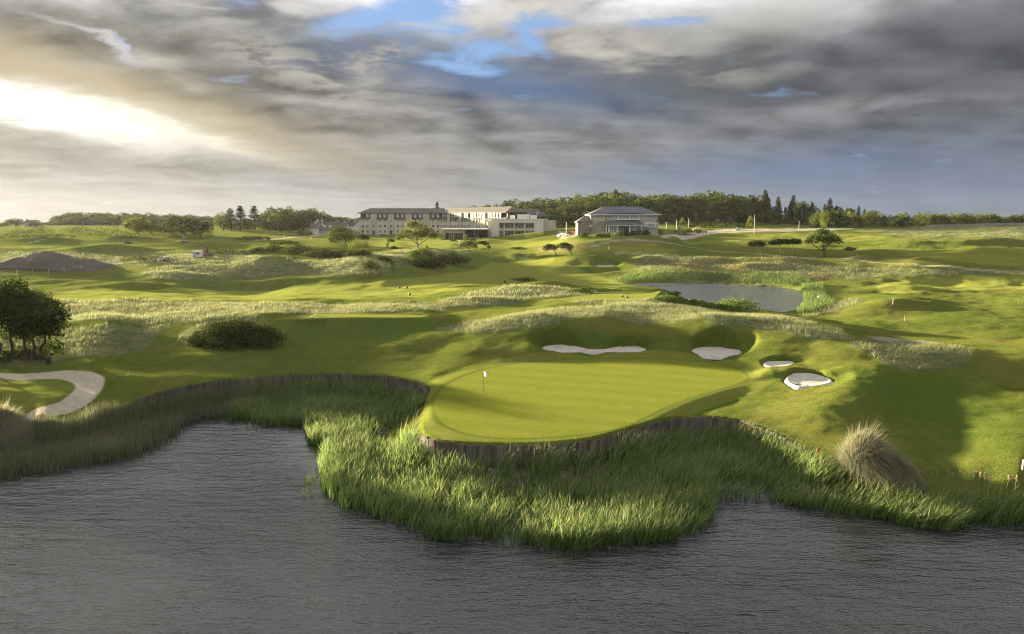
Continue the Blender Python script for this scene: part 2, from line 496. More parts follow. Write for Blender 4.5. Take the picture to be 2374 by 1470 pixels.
def hit(px, py, ymin=38.0):
    """Where the ray through a picture point first meets the ground."""
    u, s = ray(px, py)
    f = np.clip((u - UG[0]) / (UG[1] - UG[0]), 0, NU - 1.001)
    j = int(f)
    w = f - j
    col = GZ[:, j] * (1 - w) + GZ[:, j + 1] * w
    d = (CAM_Z + s * YG) - col
    k = np.nonzero((d < 0) & (YG > ymin))[0]
    if len(k) == 0:
        y = YG[-1] * .4
        return np.array((u * y, y, CAM_Z + s * y))
    k = k[0]
    if k == 0:
        return np.array((u * YG[0], YG[0], col[0]))
    a = d[k - 1] / (d[k - 1] - d[k])
    y = YG[k - 1] + (YG[k] - YG[k - 1]) * a
    return np.array((u * y, y, CAM_Z + s * y))


def ground(x, y):
    """Height of the ground at a place (scalar or arrays)."""
    x, y = np.asarray(x, float), np.asarray(y, float)
    u = np.clip((x / y - UG[0]) / (UG[1] - UG[0]), 0, NU - 1.001)
    r = np.clip(np.interp(y, YG, np.arange(NR)), 0, NR - 1.001)
    i, j = r.astype(int), u.astype(int)
    a, b = r - i, u - j
    return (GZ[i, j] * (1 - b) + GZ[i, j + 1] * b) * (1 - a) + (GZ[i + 1, j] * (1 - b) + GZ[i + 1, j + 1] * b) * a


# ------------------------------------------------------------------ terrain: green, tees, bunkers, water
GREEN_PX = [(1012, 955), (1008, 930), (1022, 903), (1065, 876), (1130, 855), (1220, 841), (1350, 833), (1500, 832), (1620, 838), (1695, 850), (1730, 870), (1722, 886), (1655, 903), (1560, 933), (1500, 962), (1445, 990), (1350, 1008), (1210, 1017), (1110, 1012), (1045, 992), (1018, 972)]
GREEN = smooth_poly([at_z(p, q, .15 + (1015 - q) / 180 * .45)[:2] for p, q in GREEN_PX], 3)
d_green = sdf_poly(GX, GY, GREEN, 12)
_tilt = .1 + np.clip((GY - 52) / 36, 0, 1) * .55
GZ += (_tilt + 0.06 - GZ) * sstep(3.2, .6, d_green)


def px_poly(pts, it=2, ymin=38.0):
    return smooth_poly([hit(p, q, ymin)[:2] for p, q in pts], it)


TEE = px_poly([(640, 741), (640, 733), (740, 729), (860, 728), (975, 729), (985, 734), (940, 741), (800, 745), (680, 745)])
d_tee = sdf_poly(GX, GY, TEE, 6)
GZ += (3.2 - GZ) * sstep(1.6, .1, d_tee)
TEE_B = px_poly([(1290, 696), (1310, 690), (1400, 687), (1510, 688), (1545, 690), (1500, 696), (1400, 698), (1330, 698)])
d_tee_b = sdf_poly(GX, GY, TEE_B, 6)
GZ += (3.0 - GZ) * sstep(1.6, .1, d_tee_b)

# bunkers: outline at the sand's level (picture points, height of sand, how high the turf face behind stands)
BUNKERS = [
    ('long', [(1259, 806), (1275, 800), (1310, 798), (1345, 805), (1375, 811), (1400, 810), (1430, 804), (1465, 801), (1492, 805), (1495, 812), (1470, 817), (1400, 815), (1340, 816), (1290, 817), (1266, 812)], .75, .95),
    ('round', [(1605, 811), (1625, 804), (1660, 803), (1695, 807), (1719, 815), (1705, 822), (1660, 825), (1620, 820)], .95, .8),
    ('narrow', [(1772, 842), (1785, 838), (1810, 837), (1842, 839), (1830, 846), (1800, 850), (1780, 848)], 1.15, .25),
    ('near', [(1826, 876), (1838, 867), (1865, 865), (1895, 868), (1930, 882), (1915, 889), (1870, 896), (1850, 897), (1832, 887)], .8, .5),
]
bunkers = []
_rwx, _rwy = fbm(GX / 1.3, GY / 1.1, 61, 2), fbm(GX / 1.3, GY / 1.1, 67, 2)
for _nm, _pp, _z, _face in BUNKERS:
    _poly = smooth_poly([at_z(p, q, _z)[:2] for p, q in _pp], 2)
    _d = sdf_poly(GX + _rwx * .35, GY + _rwy * .35, _poly, 8)
    _c = _poly.mean(0)
    _back = sstep(0.1, 2.4, (GY - _c[1]) + (GX - _c[0]) * .12)    # the far side is a steep turf face
    _rim = _z + .05 + _back * _face * (.85 + .3 * _rwx)
    GZ += (np.maximum(GZ, _rim) - GZ) * sstep(4.6, .9, _d) * _back
    GZ += (np.minimum(GZ, _rim) - GZ) * sstep(2.4, .4, _d) * (1 - _back)
    GZ += (_z - .55 - GZ) * sstep(.55, -.25, _d)
    bunkers.append((_nm, _poly, _z))
for _nm, _cpx, _yy, _rx, _ry in (('far', (1410, 616), 222, 4.3, 3.2), ('farther', (1213, 596), 246, 2.0, 2.0)):
    _q = hit(*_cpx)
    _poly = np.array([(_q[0] + math.cos(a) * _rx, _q[1] + math.sin(a) * _ry * (1 + .15 * math.cos(2 * a + .6))) for a in np.linspace(0, 2 * math.pi, 24)[:-1]])
    _z = float(ground(_q[0], _q[1])) - .05
    _d = sdf_poly(GX, GY, _poly, 9)
    _back = sstep(-1.0, 2.5, GY - _q[1])
    GZ += (np.maximum(GZ, _z + .1 + 1.3 * _back) - GZ) * sstep(5, .8, _d)
    GZ += (_z - .5 - GZ) * sstep(.4, -.6, _d)
    bunkers.append((_nm, _poly, _z))

# back pond
POND_PX = [(1440, 659), (1480, 657), (1550, 656), (1640, 659), (1720, 663), (1800, 666), (1848, 671), (1858, 685), (1850, 700), (1842, 716), (1800, 722), (1740, 726), (1700, 720), (1640, 704), (1590, 693), (1575, 680), (1530, 668)]
POND = smooth_poly([at_z(p, q, POND_Z)[:2] for p, q in POND_PX], 2)
d_pond = sdf_poly(GX, GY, POND, 14)
GZ += (np.minimum(GZ, POND_Z + .35 + np.clip(d_pond, 0, 14) * .12) - GZ) * sstep(10, 2.0, d_pond) * sstep(-2, 1, GY - 128 - 0 * GX)
GZ = np.where(d_pond < 2, GZ + (POND_Z - .5 - GZ) * sstep(1.2, -1.0, d_pond), GZ)

# the lake and its steep, planked edge
d_lake = sdf_poly(GX, GY, LAKE, 40)                              # negative in the lake
_wallness = sstep(-14.5, -13.0, GX / np.maximum(GY, 1) * 26) * 0
_edge_u = GX / GY
_nat = np.clip(sstep(-.50, -.60, _edge_u) + sstep(.44, .52, _edge_u), 0, 1)   # natural banks at both ends
_bed = WATER_Z - .40 - np.clip(-d_lake - 1, 0, 10) * .03 + 1.25 * np.exp(-(np.maximum(-d_lake, 0) / 3.0) ** 2) * (1 - np.clip(sstep(.44, .50, _edge_u), 0, 1))
_mix_wall = sstep(.26, -.04, d_lake)
_mix_nat = sstep(1.5, -2.5, d_lake)
_q = at_z(974, 945, 0)
_nat = np.maximum(_nat, np.exp(-((GX - _q[0]) / 2.2) ** 4 - ((GY - _q[1]) / 5.0) ** 4) * .9)
GZ += (_bed - GZ) * (_mix_wall * (1 - _nat) + _mix_nat * _nat)
# low grassy mud bank under the green's left corner
_q = at_z(930, 1015, -2.4)
GZ = np.where(d_lake < -.3, np.maximum(GZ, -2.95 + .75 * np.exp(-((GX - _q[0]) / 2.6) ** 2 - ((GY - _q[1]) / 4.5) ** 2)), GZ)
# ------------------------------------------------------------------ object helpers
def tag(o, label=None, cat=None, group=None, kind=None):
    if label:
        o['label'] = label
    if cat:
        o['category'] = cat
    if group:
        o['group'] = group
    if kind:
        o['kind'] = kind
    return o


def link(name, me, mat=None, parent=None):
    o = bpy.data.objects.new(name, me)
    COL.objects.link(o)
    if mat is not None and me is not None and not me.materials:
        for m_ in (mat if isinstance(mat, (list, tuple)) else [mat]):
            me.materials.append(m_)
    if parent is not None:
        o.parent = parent
    return o


def empty(name, loc=(0, 0, 0), rz=0.0):
    o = bpy.data.objects.new(name, None)
    COL.objects.link(o)
    o.location = loc
    o.rotation_euler = (0, 0, rz)
    o.empty_display_size = 0.3
    return o


def np_mesh(name, verts, faces, smooth=False):
    """Mesh from arrays; faces is an (n, k) array or a list of such arrays."""
    me = bpy.data.meshes.new(name)
    fl = faces if isinstance(faces, list) else [faces]
    fl = [np.asarray(f, np.int32) for f in fl if len(f)]
    verts = np.asarray(verts, np.float32)
    me.vertices.add(len(verts))
    me.vertices.foreach_set('co', verts.ravel())
    tot = np.concatenate([np.full(len(f), f.shape[1], np.int32) for f in fl])
    loops = np.concatenate([f.ravel() for f in fl])
    me.loops.add(len(loops))
    me.loops.foreach_set('vertex_index', loops)
    me.polygons.add(len(tot))
    me.polygons.foreach_set('loop_start', np.concatenate([[0], np.cumsum(tot)[:-1]]).astype(np.int32))
    me.polygons.foreach_set('loop_total', tot)
    me.update(calc_edges=True)
    if smooth:
        me.polygons.foreach_set('use_smooth', np.ones(len(tot), bool))
    return me


def vcol(me, name, rgba):
    a = me.attributes.new(name, 'FLOAT_COLOR', 'POINT')
    a.data.foreach_set('color', np.asarray(rgba, np.float32).ravel())


# ------------------------------------------------------------------ materials
def new_mat(name):
    m = bpy.data.materials.new(name)
    m.use_nodes = True
    t = m.node_tree
    t.nodes.clear()
    out = t.nodes.new('ShaderNodeOutputMaterial')
    return m, t, out


def n_bsdf(t, out, col, rough=0.8, spec=0.3, bump=None, bstr=0.5, bdist=0.05, **kw):
    b = t.nodes.new('ShaderNodeBsdfPrincipled')
    if isinstance(col, (tuple, list)):
        b.inputs['Base Color'].default_value = (*col[:3], 1)
    else:
        t.links.new(col, b.inputs['Base Color'])
    b.inputs['Roughness'].default_value = rough
    b.inputs['Specular IOR Level'].default_value = spec
    for k, v in kw.items():
        b.inputs[k.replace('_', ' ')].default_value = v
    if bump is not None:
        bn = t.nodes.new('ShaderNodeBump')
        bn.inputs['Strength'].default_value = bstr
        if isinstance(bdist, NV):
            t.links.new(bdist.s, bn.inputs['Distance'])
        else:
            bn.inputs['Distance'].default_value = bdist
        t.links.new(bump.s, bn.inputs['Height'])
        t.links.new(bn.outputs[0], b.inputs['Normal'])
    if out is not None:
        t.links.new(b.outputs[0], out.inputs[0])
    return b


def pos(t):
    return t.nodes.new('ShaderNodeNewGeometry').outputs['Position']


def objco(t):
    return t.nodes.new('ShaderNodeTexCoord').outputs['Object']


def obj_rand(t):
    return NV(t, t.nodes.new('ShaderNodeObjectInfo').outputs['Random'])


def simple_mat(name, col, rough=0.8, spec=0.3, var=0.15, scale=2.0, bump=0.02, bscale=None, rnd=0.0, coat=0.0):
    """Plain surface with grain: colour varies with a noise in the object's own space."""
    m, t, out = new_mat(name)
    p = objco(t)
    n1 = n_noise(t, p, scale, 5, 0.6)
    k = 1.0 + (n1 - 0.5) * (2.2 * var)
    if rnd:
        k = k * (1.0 + (obj_rand(t) - 0.5) * (2 * rnd))
    rgb = t.nodes.new('ShaderNodeRGB')
    rgb.outputs[0].default_value = (*col, 1)
    n_bsdf(t, out, n_scale(t, rgb.outputs[0], k), rough, spec, n_noise(t, p, bscale or scale * 6, 4, 0.6) if bump else None, 0.5, bump, Coat_Weight=coat)
    return m


def turf_material():
    m, t, out = new_mat('turf')
    p = pos(t)
    za = t.nodes.new('ShaderNodeAttribute')
    za.attribute_name = 'za'
    zb = t.nodes.new('ShaderNodeAttribute')
    zb.attribute_name = 'zb'

    def ch(a):
        s = t.nodes.new('ShaderNodeSeparateColor')
        t.links.new(a.outputs['Color'], s.inputs[0])
        return [NV(t, s.outputs[i]) for i in range(3)] + [NV(t, a.outputs['Alpha'])]
    fair, tall, dry, green = ch(za)
    path, soil, semi, lush = ch(zb)
    n20 = n_noise(t, p, 0.06, 4, 0.55)
    n3 = n_noise(t, p, 0.45, 4, 0.6)
    n1 = n_noise(t, n_mapping(t, p, scale=(0.7, 1.0, 1.0)), 1.7, 4, 0.65)
    nf = n_noise(t, n_mapping(t, p, scale=(0.55, 1.0, 0.7)), 9.0, 3, 0.7)
    # mown rough
    c = n_mix(t, (n3 * 0.6 + n20 * 0.4).smooth(0.36, 0.64), (0.066, 0.095, 0.015), (0.106, 0.121, 0.022))
    c = n_mix(t, (n1 * 0.5 + n20 * 0.5).smooth(0.47, 0.66) * 0.7, c, (0.142, 0.118, 0.034))
    c = n_mix(t, lush, c, (0.060, 0.098, 0.016))
    # fairway with faint mowing bands
    sp = t.nodes.new('ShaderNodeSeparateXYZ')
    t.links.new(p, sp.inputs[0])
    bx, by = NV(t, sp.outputs[0]), NV(t, sp.outputs[1])
    band = ((bx * 0.25 + by * 0.97 + (n20 - 0.5) * 3.0) * (2 * math.pi / 7.0))._m('SINE').smooth(-0.5, 0.5)
    cf = n_mix(t, band * 0.55 + (n3 - 0.5) * 0.5, (0.138, 0.152, 0.026), (0.164, 0.172, 0.033))
    c = n_mix(t, fair, c, cf)
    # putting surface
    gband = ((bx * 0.30 + by * 0.95 + (n20 - 0.5) * 1.0) * (2 * math.pi / 3.4))._m('SINE').smooth(-0.6, 0.6)
    cg = n_mix(t, gband * 0.40 + (n3 - 0.5) * 1.2 + (n1 - 0.5) * 0.8 + 0.2, (0.112, 0.128, 0.014), (0.146, 0.154, 0.019))
    c = n_mix(t, semi, c, (0.062, 0.090, 0.010))
    c = n_mix(t, green, c, cg)
    # long grass, straw-coloured heads over green; dry reddish ground
    ct = n_mix(t, (n1 * 0.5 + n3 * 0.5).smooth(0.40, 0.62), (0.098, 0.124, 0.052), (0.215, 0.208, 0.118))
    c = n_mix(t, tall * (0.55 + n3 * 0.6), c, ct)
    cd = n_mix(t, (n1 * 0.6 + n3 * 0.4).smooth(0.40, 0.62), (0.205, 0.150, 0.072), (0.118, 0.105, 0.034))
    c = n_mix(t, dry * (n3 * 0.8 + 0.45), c, cd)
    # gravel and bare soil
    cp = n_mix(t, n1, (0.30, 0.255, 0.19), (0.40, 0.35, 0.27))
    c = n_mix(t, path, c, n_scale(t, cp, 0.75 + nf * 0.5))
    cs = n_mix(t, n1.smooth(.35, .65), (0.11, 0.095, 0.075), (0.19, 0.165, 0.13))
    c = n_mix(t, soil, c, cs)
    # blade-scale mottling
    n5 = n_noise(t, n_mapping(t, p, scale=(0.6, 1.0, 0.8)), 4.2, 3, 0.6)
    fine = fair.max(green)
    c = n_scale(t, c, 0.30 + fine * 0.22 + nf * 0.55 + n1 * 0.42 + n5 * 0.42 - fine * (n1 + n5) * 0.22)
    short = (fair + green + path).min(1.0)
    hgt = nf * 1.0 + n1 * (tall * 1.2 + 0.45) + n3 * tall * 1.5
    dist = (1.0 - short) * 0.16 + 0.085 + tall * 0.22
    b = n_bsdf(t, out, c, 0.9, 0.0, hgt, 0.9, dist, Sheen_Weight=0.06, Sheen_Roughness=0.5)
    t.links.new(n_mix(t, path, (0.75, 0.85, 0.25), (0.5, 0.5, 0.5)), b.inputs['Sheen Tint'])
    return m


def water_material(name, scale=1.0, bd=0.17, ior=1.72, deep=(0.012, 0.012, 0.012)):
    m, t, out = new_mat(name)
    p = pos(t)
    w1 = n_noise(t, n_mapping(t, p, scale=(0.28, 1.0, 1.0), rot=(0, 0, R(-7))), 1.7 * scale, 3, 0.55, 0.35)
    w2 = n_noise(t, n_mapping(t, p, scale=(0.35, 1.0, 1.0), rot=(0, 0, R(9))), 6.5 * scale, 3, 0.6, 0.3)
    w3 = n_noise(t, n_mapping(t, p, scale=(0.4, 1.0, 1.0), rot=(0, 0, R(-14))), 0.5 * scale, 2, 0.5)
    gust = n_noise(t, n_mapping(t, p, scale=(0.35, 1.0, 1.0)), 0.09, 3, 0.5).smooth(0.36, 0.60, 0.70, 1.15)
    sp = t.nodes.new('ShaderNodeSeparateXYZ')
    t.links.new(p, sp.inputs[0])
    # the inlet behind the reed bed lies in the lee
    lee = NV(t, sp.outputs[1]).smooth(47.0, 62.0, 1.0, 0.36) if scale == 1.0 else 1.0
    h = (w1 * 1.0 + w2 * 0.42 + w3 * 0.8) * gust * lee
    b = n_bsdf(t, out, deep, 0.11, 0.5, h, 1.0, bd, IOR=ior)
    return m


M = {}
M['turf'] = turf_material()
M['water'] = water_material('lake_water')
M['pond'] = water_material('pond_water', 0.8, 0.20, 3.4)


def sand_material():
    m, t, out = new_mat('bunker_sand')
    p = pos(t)
    n = n_noise(t, p, 1.1, 5, 0.6)
    f = n_noise(t, p, 14, 3, 0.7)
    rk = n_noise(t, n_mapping(t, p, scale=(0.3, 1.6, 1.0), rot=(0, 0, R(20))), 5, 3, 0.6)
    c = n_mix(t, n.smooth(0.35, 0.65), (0.37, 0.335, 0.28), (0.46, 0.42, 0.36))
    n_bsdf(t, out, n_scale(t, c, 0.85 + f * 0.3), 0.95, 0.1, f * 0.4 + rk, 0.6, 0.05)
    return m


M['sand'] = sand_material()

# ------------------------------------------------------------------ ground: what grows where (outlines on the land)
Z = {k: np.zeros(GX.shape) for k in ('fair', 'tall', 'dry', 'green', 'path', 'soil', 'semi', 'lush')}
_wx, _wy = fbm(GX / 3.0, GY / 3.0, 41, 3), fbm(GX / 3.0, GY / 3.0, 57, 3)


def zone(key, pts, soft=1.0, val=1.0, rag=1.0, ymin=38.0, it=2):
    poly = px_poly(pts, it, ymin)
    d = sdf_poly(GX + _wx * rag, GY + _wy * rag * 1.5, poly, 30)
    Z[key] = np.maximum(Z[key], val * sstep(soft, -soft, d))


def strip(key, pts, half, soft=.25, val=1.0, ymin=38.0, rag=0.0):
    line = smooth_line([hit(p, q, ymin)[:2] for p, q in pts], 3)
    d2 = np.full(GX.shape, 1e9)
    m = (GX > line[:, 0].min() - 8) & (GX < line[:, 0].max() + 8) & (GY > line[:, 1].min() - 8) & (GY < line[:, 1].max() + 8)
    gx, gy = GX[m] + _wx[m] * rag, GY[m] + _wy[m] * rag
    dd = np.full(gx.shape, 1e9)
    for (ax, ay), (bx, by) in zip(line[:-1], line[1:]):
        ex, ey = bx - ax, by - ay
        tt = np.clip(((gx - ax) * ex + (gy - ay) * ey) / (ex * ex + ey * ey + 1e-9), 0, 1)
        dd = np.minimum(dd, (gx - ax - tt * ex) ** 2 + (gy - ay - tt * ey) ** 2)
    d2[m] = dd
    Z[key] = np.maximum(Z[key], val * sstep(half + soft, half - soft, np.sqrt(d2)))
    return line


Y0 = 60
# mown fairways
zone('fair', [(95, 692), (150, 668), (330, 676), (420, 668), (560, 666), (700, 666), (900, 652), (1000, 640), (1080, 632), (1130, 606), (1200, 598), (1300, 596), (1345, 602), (1310, 612), (1390, 640), (1480, 656), (1440, 668), (1330, 662), (1250, 652), (1150, 662), (1050, 674), (1000, 684), (900, 692), (700, 697), (500, 696), (300, 694)], .8, 1, .6, 120)
zone('fair', [(2020, 672), (2060, 652), (2160, 640), (2374, 637), (2600, 640), (2600, 665), (2374, 668), (2200, 672), (2090, 684)], .8, 1, .5, 120)
zone('fair', [(1350, 566), (1450, 568), (1520, 575), (1600, 585), (1500, 590), (1400, 585), (1340, 578)], 1, .9, .5, 200)
zone('fair', [(2020, 580), (2120, 572), (2250, 575), (2374, 580), (2500, 585), (2500, 615), (2374, 618), (2250, 612), (2150, 600)], 1.5, .9, .5, 150)
zone('fair', [(1530, 548), (1700, 545), (1900, 542), (2050, 545), (2050, 556), (1850, 565), (1700, 570), (1600, 566)], 2, .8, 1, 200)
zone('fair', [(850, 556), (1000, 556), (1150, 556), (1280, 556), (1350, 553), (1340, 562), (1200, 570), (1050, 578), (900, 576), (850, 570)], 2, .9, 1, 250)
zone('fair', [(300, 565), (420, 562), (470, 566), (420, 574), (330, 576), (0, 577), (0, 570)], 2, .8, 1, 220)
zone('fair', [(860, 550), (1030, 550), (1030, 555), (860, 556)], 2, .7, 1, 300)
zone('fair', [(0, 880), (110, 874), (170, 890), (165, 910), (110, 935), (0, 962), (-300, 980), (-300, 890)], .5, .55, .3)
Z['fair'] = np.maximum(Z['fair'], sstep(.5, -.1, d_tee_b))
Z['fair'] = np.maximum(Z['fair'], sstep(.5, -.1, d_tee) * .9)
strip('fair', [(985, 735), (1080, 722), (1200, 707), (1290, 695), (1360, 688)], .9, .5, .7, 90)
# long grass
zone('tall', [(330, 628), (430, 614), (600, 596), (850, 590), (1050, 580), (1090, 590), (1000, 605), (900, 630), (850, 640), (700, 640), (600, 638), (450, 648), (350, 652)], 2, 1, 2, 150)
zone('tall', [(60, 700), (150, 697), (500, 699), (700, 703), (900, 704), (1000, 702), (1045, 712), (1000, 722), (850, 727), (700, 728), (520, 738), (400, 748), (140, 748), (60, 748)], .8, 1, 1, 95)
zone('tall', [(120, 772), (200, 758), (385, 752), (372, 775), (340, 800), (260, 828), (120, 838), (0, 850), (-200, 850), (-200, 790)], .8, .9, 1)
zone('tall', [(415, 782), (440, 762), (500, 738), (560, 732), (600, 733), (640, 760), (600, 795), (500, 804), (425, 804)], .5, .9, .5)
zone('tall', [(1000, 762), (1090, 742), (1200, 728), (1300, 716), (1400, 708), (1540, 706), (1640, 718), (1760, 728), (1860, 742), (1950, 768), (1990, 795), (1900, 790), (1780, 765), (1700, 752), (1600, 748), (1480, 745), (1400, 736), (1280, 748), (1200, 770), (1080, 775)], .8, 1, 1.2)
zone('tall', [(1960, 790), (2060, 788), (2200, 800), (2255, 815), (2245, 845), (2150, 855), (2060, 850), (2010, 825)], .7, 1, 1)
zone('tall', [(1010, 700), (1080, 680), (1160, 666), (1230, 656), (1330, 672), (1400, 680), (1330, 688), (1200, 700), (1100, 712), (1040, 716)], .8, 1, 1, 100)
zone('tall', [(1300, 700), (1400, 700), (1520, 694), (1580, 690), (1660, 705), (1700, 720), (1560, 712), (1400, 708)], .8, .7, 1, 95)
zone('tall', [(1960, 532), (2200, 522), (2374, 518), (2600, 518), (2600, 548), (2374, 552), (2200, 552), (2080, 546)], 3, .9, 3, 220)
zone('tall', [(1480, 582), (1560, 588), (1700, 600), (1900, 606), (2100, 622), (2374, 634), (2374, 640), (2100, 638), (1900, 652), (1700, 655), (1500, 648), (1470, 620)], 2, .75, 2, 150)
zone('tall', [(0, 580), (200, 586), (400, 588), (600, 586), (640, 598), (330, 620), (250, 612), (0, 610)], 3, .8, 3, 190)
zone('tall', [(1010, 577), (1090, 580), (1100, 588), (1020, 592)], 1.5, 1, 1, 200)
zone('tall', [(1930, 702), (1970, 692), (2000, 690), (1990, 705), (1900, 730), (1850, 735)], .8, .8, .7)
zone('tall', [(1480, 656), (1640, 652), (1850, 662), (1880, 690), (1860, 672), (1700, 658), (1480, 662)], .8, .8, .7, 120)
# dry ground
zone('dry', [(140, 699), (300, 698), (480, 700), (530, 708), (500, 718), (330, 722), (140, 715)], .8, .9, 1.2, 100)
zone('dry', [(560, 703), (700, 706), (880, 704), (1000, 705), (980, 712), (700, 714), (560, 714)], .8, .8, 1.2, 100)
zone('dry', [(1000, 708), (1050, 692), (1120, 680), (1150, 684), (1080, 702), (1030, 716)], .6, .9, .8, 100)
zone('dry', [(1520, 615), (1600, 606), (1700, 612), (1750, 625), (1650, 632), (1530, 630)], 1.5, 1, 1.5, 150)
zone('dry', [(1700, 640), (1900, 636), (2000, 638), (1900, 650), (1760, 656), (1640, 650)], 1.5, 1, 1.5, 150)
zone('dry', [(1230, 572), (1330, 562), (1375, 562), (1360, 580), (1330, 588), (1250, 586)], 1.5, 1, 1, 200)
zone('dry', [(1400, 555), (1450, 552), (1530, 560), (1520, 570), (1430, 566)], 1.5, 1, 1, 200)
zone('dry', [(1700, 605), (1850, 600), (1850, 612), (1720, 622)], 1.5, .7, 1, 150)
zone('dry', [(1580, 592), (1660, 594), (1740, 604), (1660, 606)], 1.5, .7, 1, 150)
zone('dry', [(0, 590), (300, 592), (300, 600), (0, 604)], 3, .6, 2, 190)
# lush hollows
zone('lush', [(1240, 795), (1300, 775), (1480, 775), (1600, 800), (1500, 800), (1380, 806), (1260, 800)], .8, .8, .8)
zone('lush', [(680, 750), (800, 748), (1010, 742), (1060, 765), (1000, 782), (800, 785), (680, 775)], 1.5, .6, 1)
zone('lush', [(2000, 860), (2150, 850), (2260, 880), (2260, 960), (2100, 975), (2000, 930)], 2, .7, 1)
zone('lush', [(1120, 610), (1180, 602), (1360, 615), (1400, 640), (1250, 640), (1120, 630)], 2, .7, 1, 170)
# paths
zone('path', [(-300, 870), (0, 866), (120, 860), (180, 859), (225, 864), (244, 880), (240, 905), (210, 935), (150, 960), (80, 982), (20, 1000), (-20, 1008), (-30, 990), (20, 976), (60, 963), (120, 938), (165, 915), (178, 895), (160, 883), (100, 877), (0, 878), (-300, 884)], .14, 1, .22)
FAR_TRACK = strip('path', [(1470, 556), (1530, 562), (1600, 572), (1700, 585), (1800, 594), (1900, 598), (2000, 604), (2100, 612), (2200, 620), (2374, 628), (2600, 640)], .85, .5, .65, 150)
strip('path', [(1470, 556), (1430, 557), (1390, 566), (1365, 573)], .8, .4, .7, 200)
strip('path', [(1430, 586), (1500, 588), (1560, 600)], .8, .5, .5, 170)
strip('path', [(600, 557), (680, 550), (760, 543), (800, 541)], 2.2, .6, .9, 300)
zone('path', [(1560, 541), (1620, 536), (1640, 533), (1800, 531), (1990, 528), (1960, 533), (1800, 537), (1700, 539), (1640, 541), (1560, 548), (1520, 552)], 1, 1, .5, 240)
zone('path', [(1292, 548), (1300, 536), (1345, 534), (1345, 546), (1320, 551)], 1, 1, .3, 240)
zone('path', [(2000, 775), (2060, 780), (2150, 790), (2190, 797), (2120, 799), (2040, 792)], .8, .6, .8)
strip('path', [(60, 563), (95, 557)], 1.0, .6, .6, 200)
# green, collar, mowing rings
Z['green'] = sstep(.12, -.12, d_green)
Z['fair'] = np.maximum(Z['fair'], .55 * sstep(3.1, 2.7, d_green))
Z['semi'] = np.maximum(.85 * np.exp(-((d_green - .30) / .26) ** 2), .75 * np.exp(-((d_green - 3.0) / .3) ** 2)) * sstep(14, 8, d_green)
for _k in ('tall', 'dry'):
    Z[_k] *= sstep(.5, 3, d_green) * sstep(-.2, .5, d_tee) * sstep(-.2, .5, d_tee_b) * (1 - Z['path']) * (1 - Z['fair'] * .9)
Z['fair'] *= sstep(-.2, .2, d_lake)
# fringe of the lake: unmown edge and mud below
_below = sstep(.1, -.3, d_lake)
Z['soil'] = np.maximum(Z['soil'], _below * .9)
_q = at_z(930, 1012, -2.4)
Z['soil'] *= 1 - np.exp(-((GX - _q[0]) / 3.2) ** 2 - ((GY - _q[1]) / 5) ** 2)
Z['semi'] = np.maximum(Z['semi'], .4 * np.exp(-(np.maximum(d_lake, 0) / .4) ** 2) * (d_lake < 2))
for _nm, _poly, _z in bunkers:
    _d = sdf_poly(GX, GY, _poly, 3)
    Z['soil'] = np.maximum(Z['soil'], sstep(-.1, -.4, _d) * .9)
    Z['semi'] = np.maximum(Z['semi'], .7 * sstep(.6, .1, _d))

ZA = np.stack([Z['fair'], Z['tall'], Z['dry'], Z['green']], -1)
ZB = np.stack([Z['path'], Z['soil'], Z['semi'], Z['lush']], -1)

_vid = np.arange(NR * NU).reshape(NR, NU)
_quads = np.stack([_vid[:-1, :-1], _vid[:-1, 1:], _vid[1:, 1:], _vid[1:, :-1]], -1).reshape(-1, 4)
_V = np.stack([GX, GY, GZ], -1).reshape(-1, 3)
_cls = np.zeros(NR * NU, np.int8)
_cls[(Z['fair'] > .5).ravel()] = 1
_cls[(Z['path'] > .5).ravel()] = 2
_cls[((d_green < .3)).ravel()] = 3
_cls[((d_tee < .2) | (d_tee_b < .2)).ravel()] = 4
_fc = _cls[_quads].max(1)
_keep = ~((d_lake.ravel()[_quads].max(1) < -3) & (GY.ravel()[_quads].max(1) < 44))


def land(name, sel):
    q = _quads[sel & _keep]
    used, inv = np.unique(q, return_inverse=True)
    me = np_mesh(name, _V[used], inv.reshape(-1, 4), True)
    vcol(me, 'za', ZA.reshape(-1, 4)[used])
    vcol(me, 'zb', ZB.reshape(-1, 4)[used])
    o = link(name, me, M['turf'])
    tag(o, kind='structure')
    return o


tag(land('ground', _fc == 0), 'rolling links turf of rough and long grass')
tag(land('fairway', _fc == 1), 'smooth yellow green mown fairways')
tag(land('cart_path', _fc == 2), 'pale gravel cart paths and car park')
tag(land('putting_green', _fc == 3), 'smooth bright putting green beside the lake')
tag(land('tee_box', _fc == 4), 'flat mown tees with straight edges')


def plane(name, x0, x1, y0, y1, z, mat):
    me = np_mesh(name, [(x0, y0, z), (x1, y0, z), (x1, y1, z), (x0, y1, z)], np.array([[0, 1, 2, 3]]))
    return tag(link(name, me, mat), kind='structure')


tag(plane('lake_water', -170, 170, -90, 92, WATER_Z, M['water']), 'dark rippled lake water in front of the green')
_pm = POND.mean(0)
_pp = np.array([_pm + (q - _pm) * 1.06 for q in POND])
tag(link('pond_water', np_mesh('pond_water', np.c_[_pp, np.full(len(_pp), POND_Z)], np.array([range(len(_pp))])), M['pond']), 'grey pond water beyond the ridge', kind='structure')

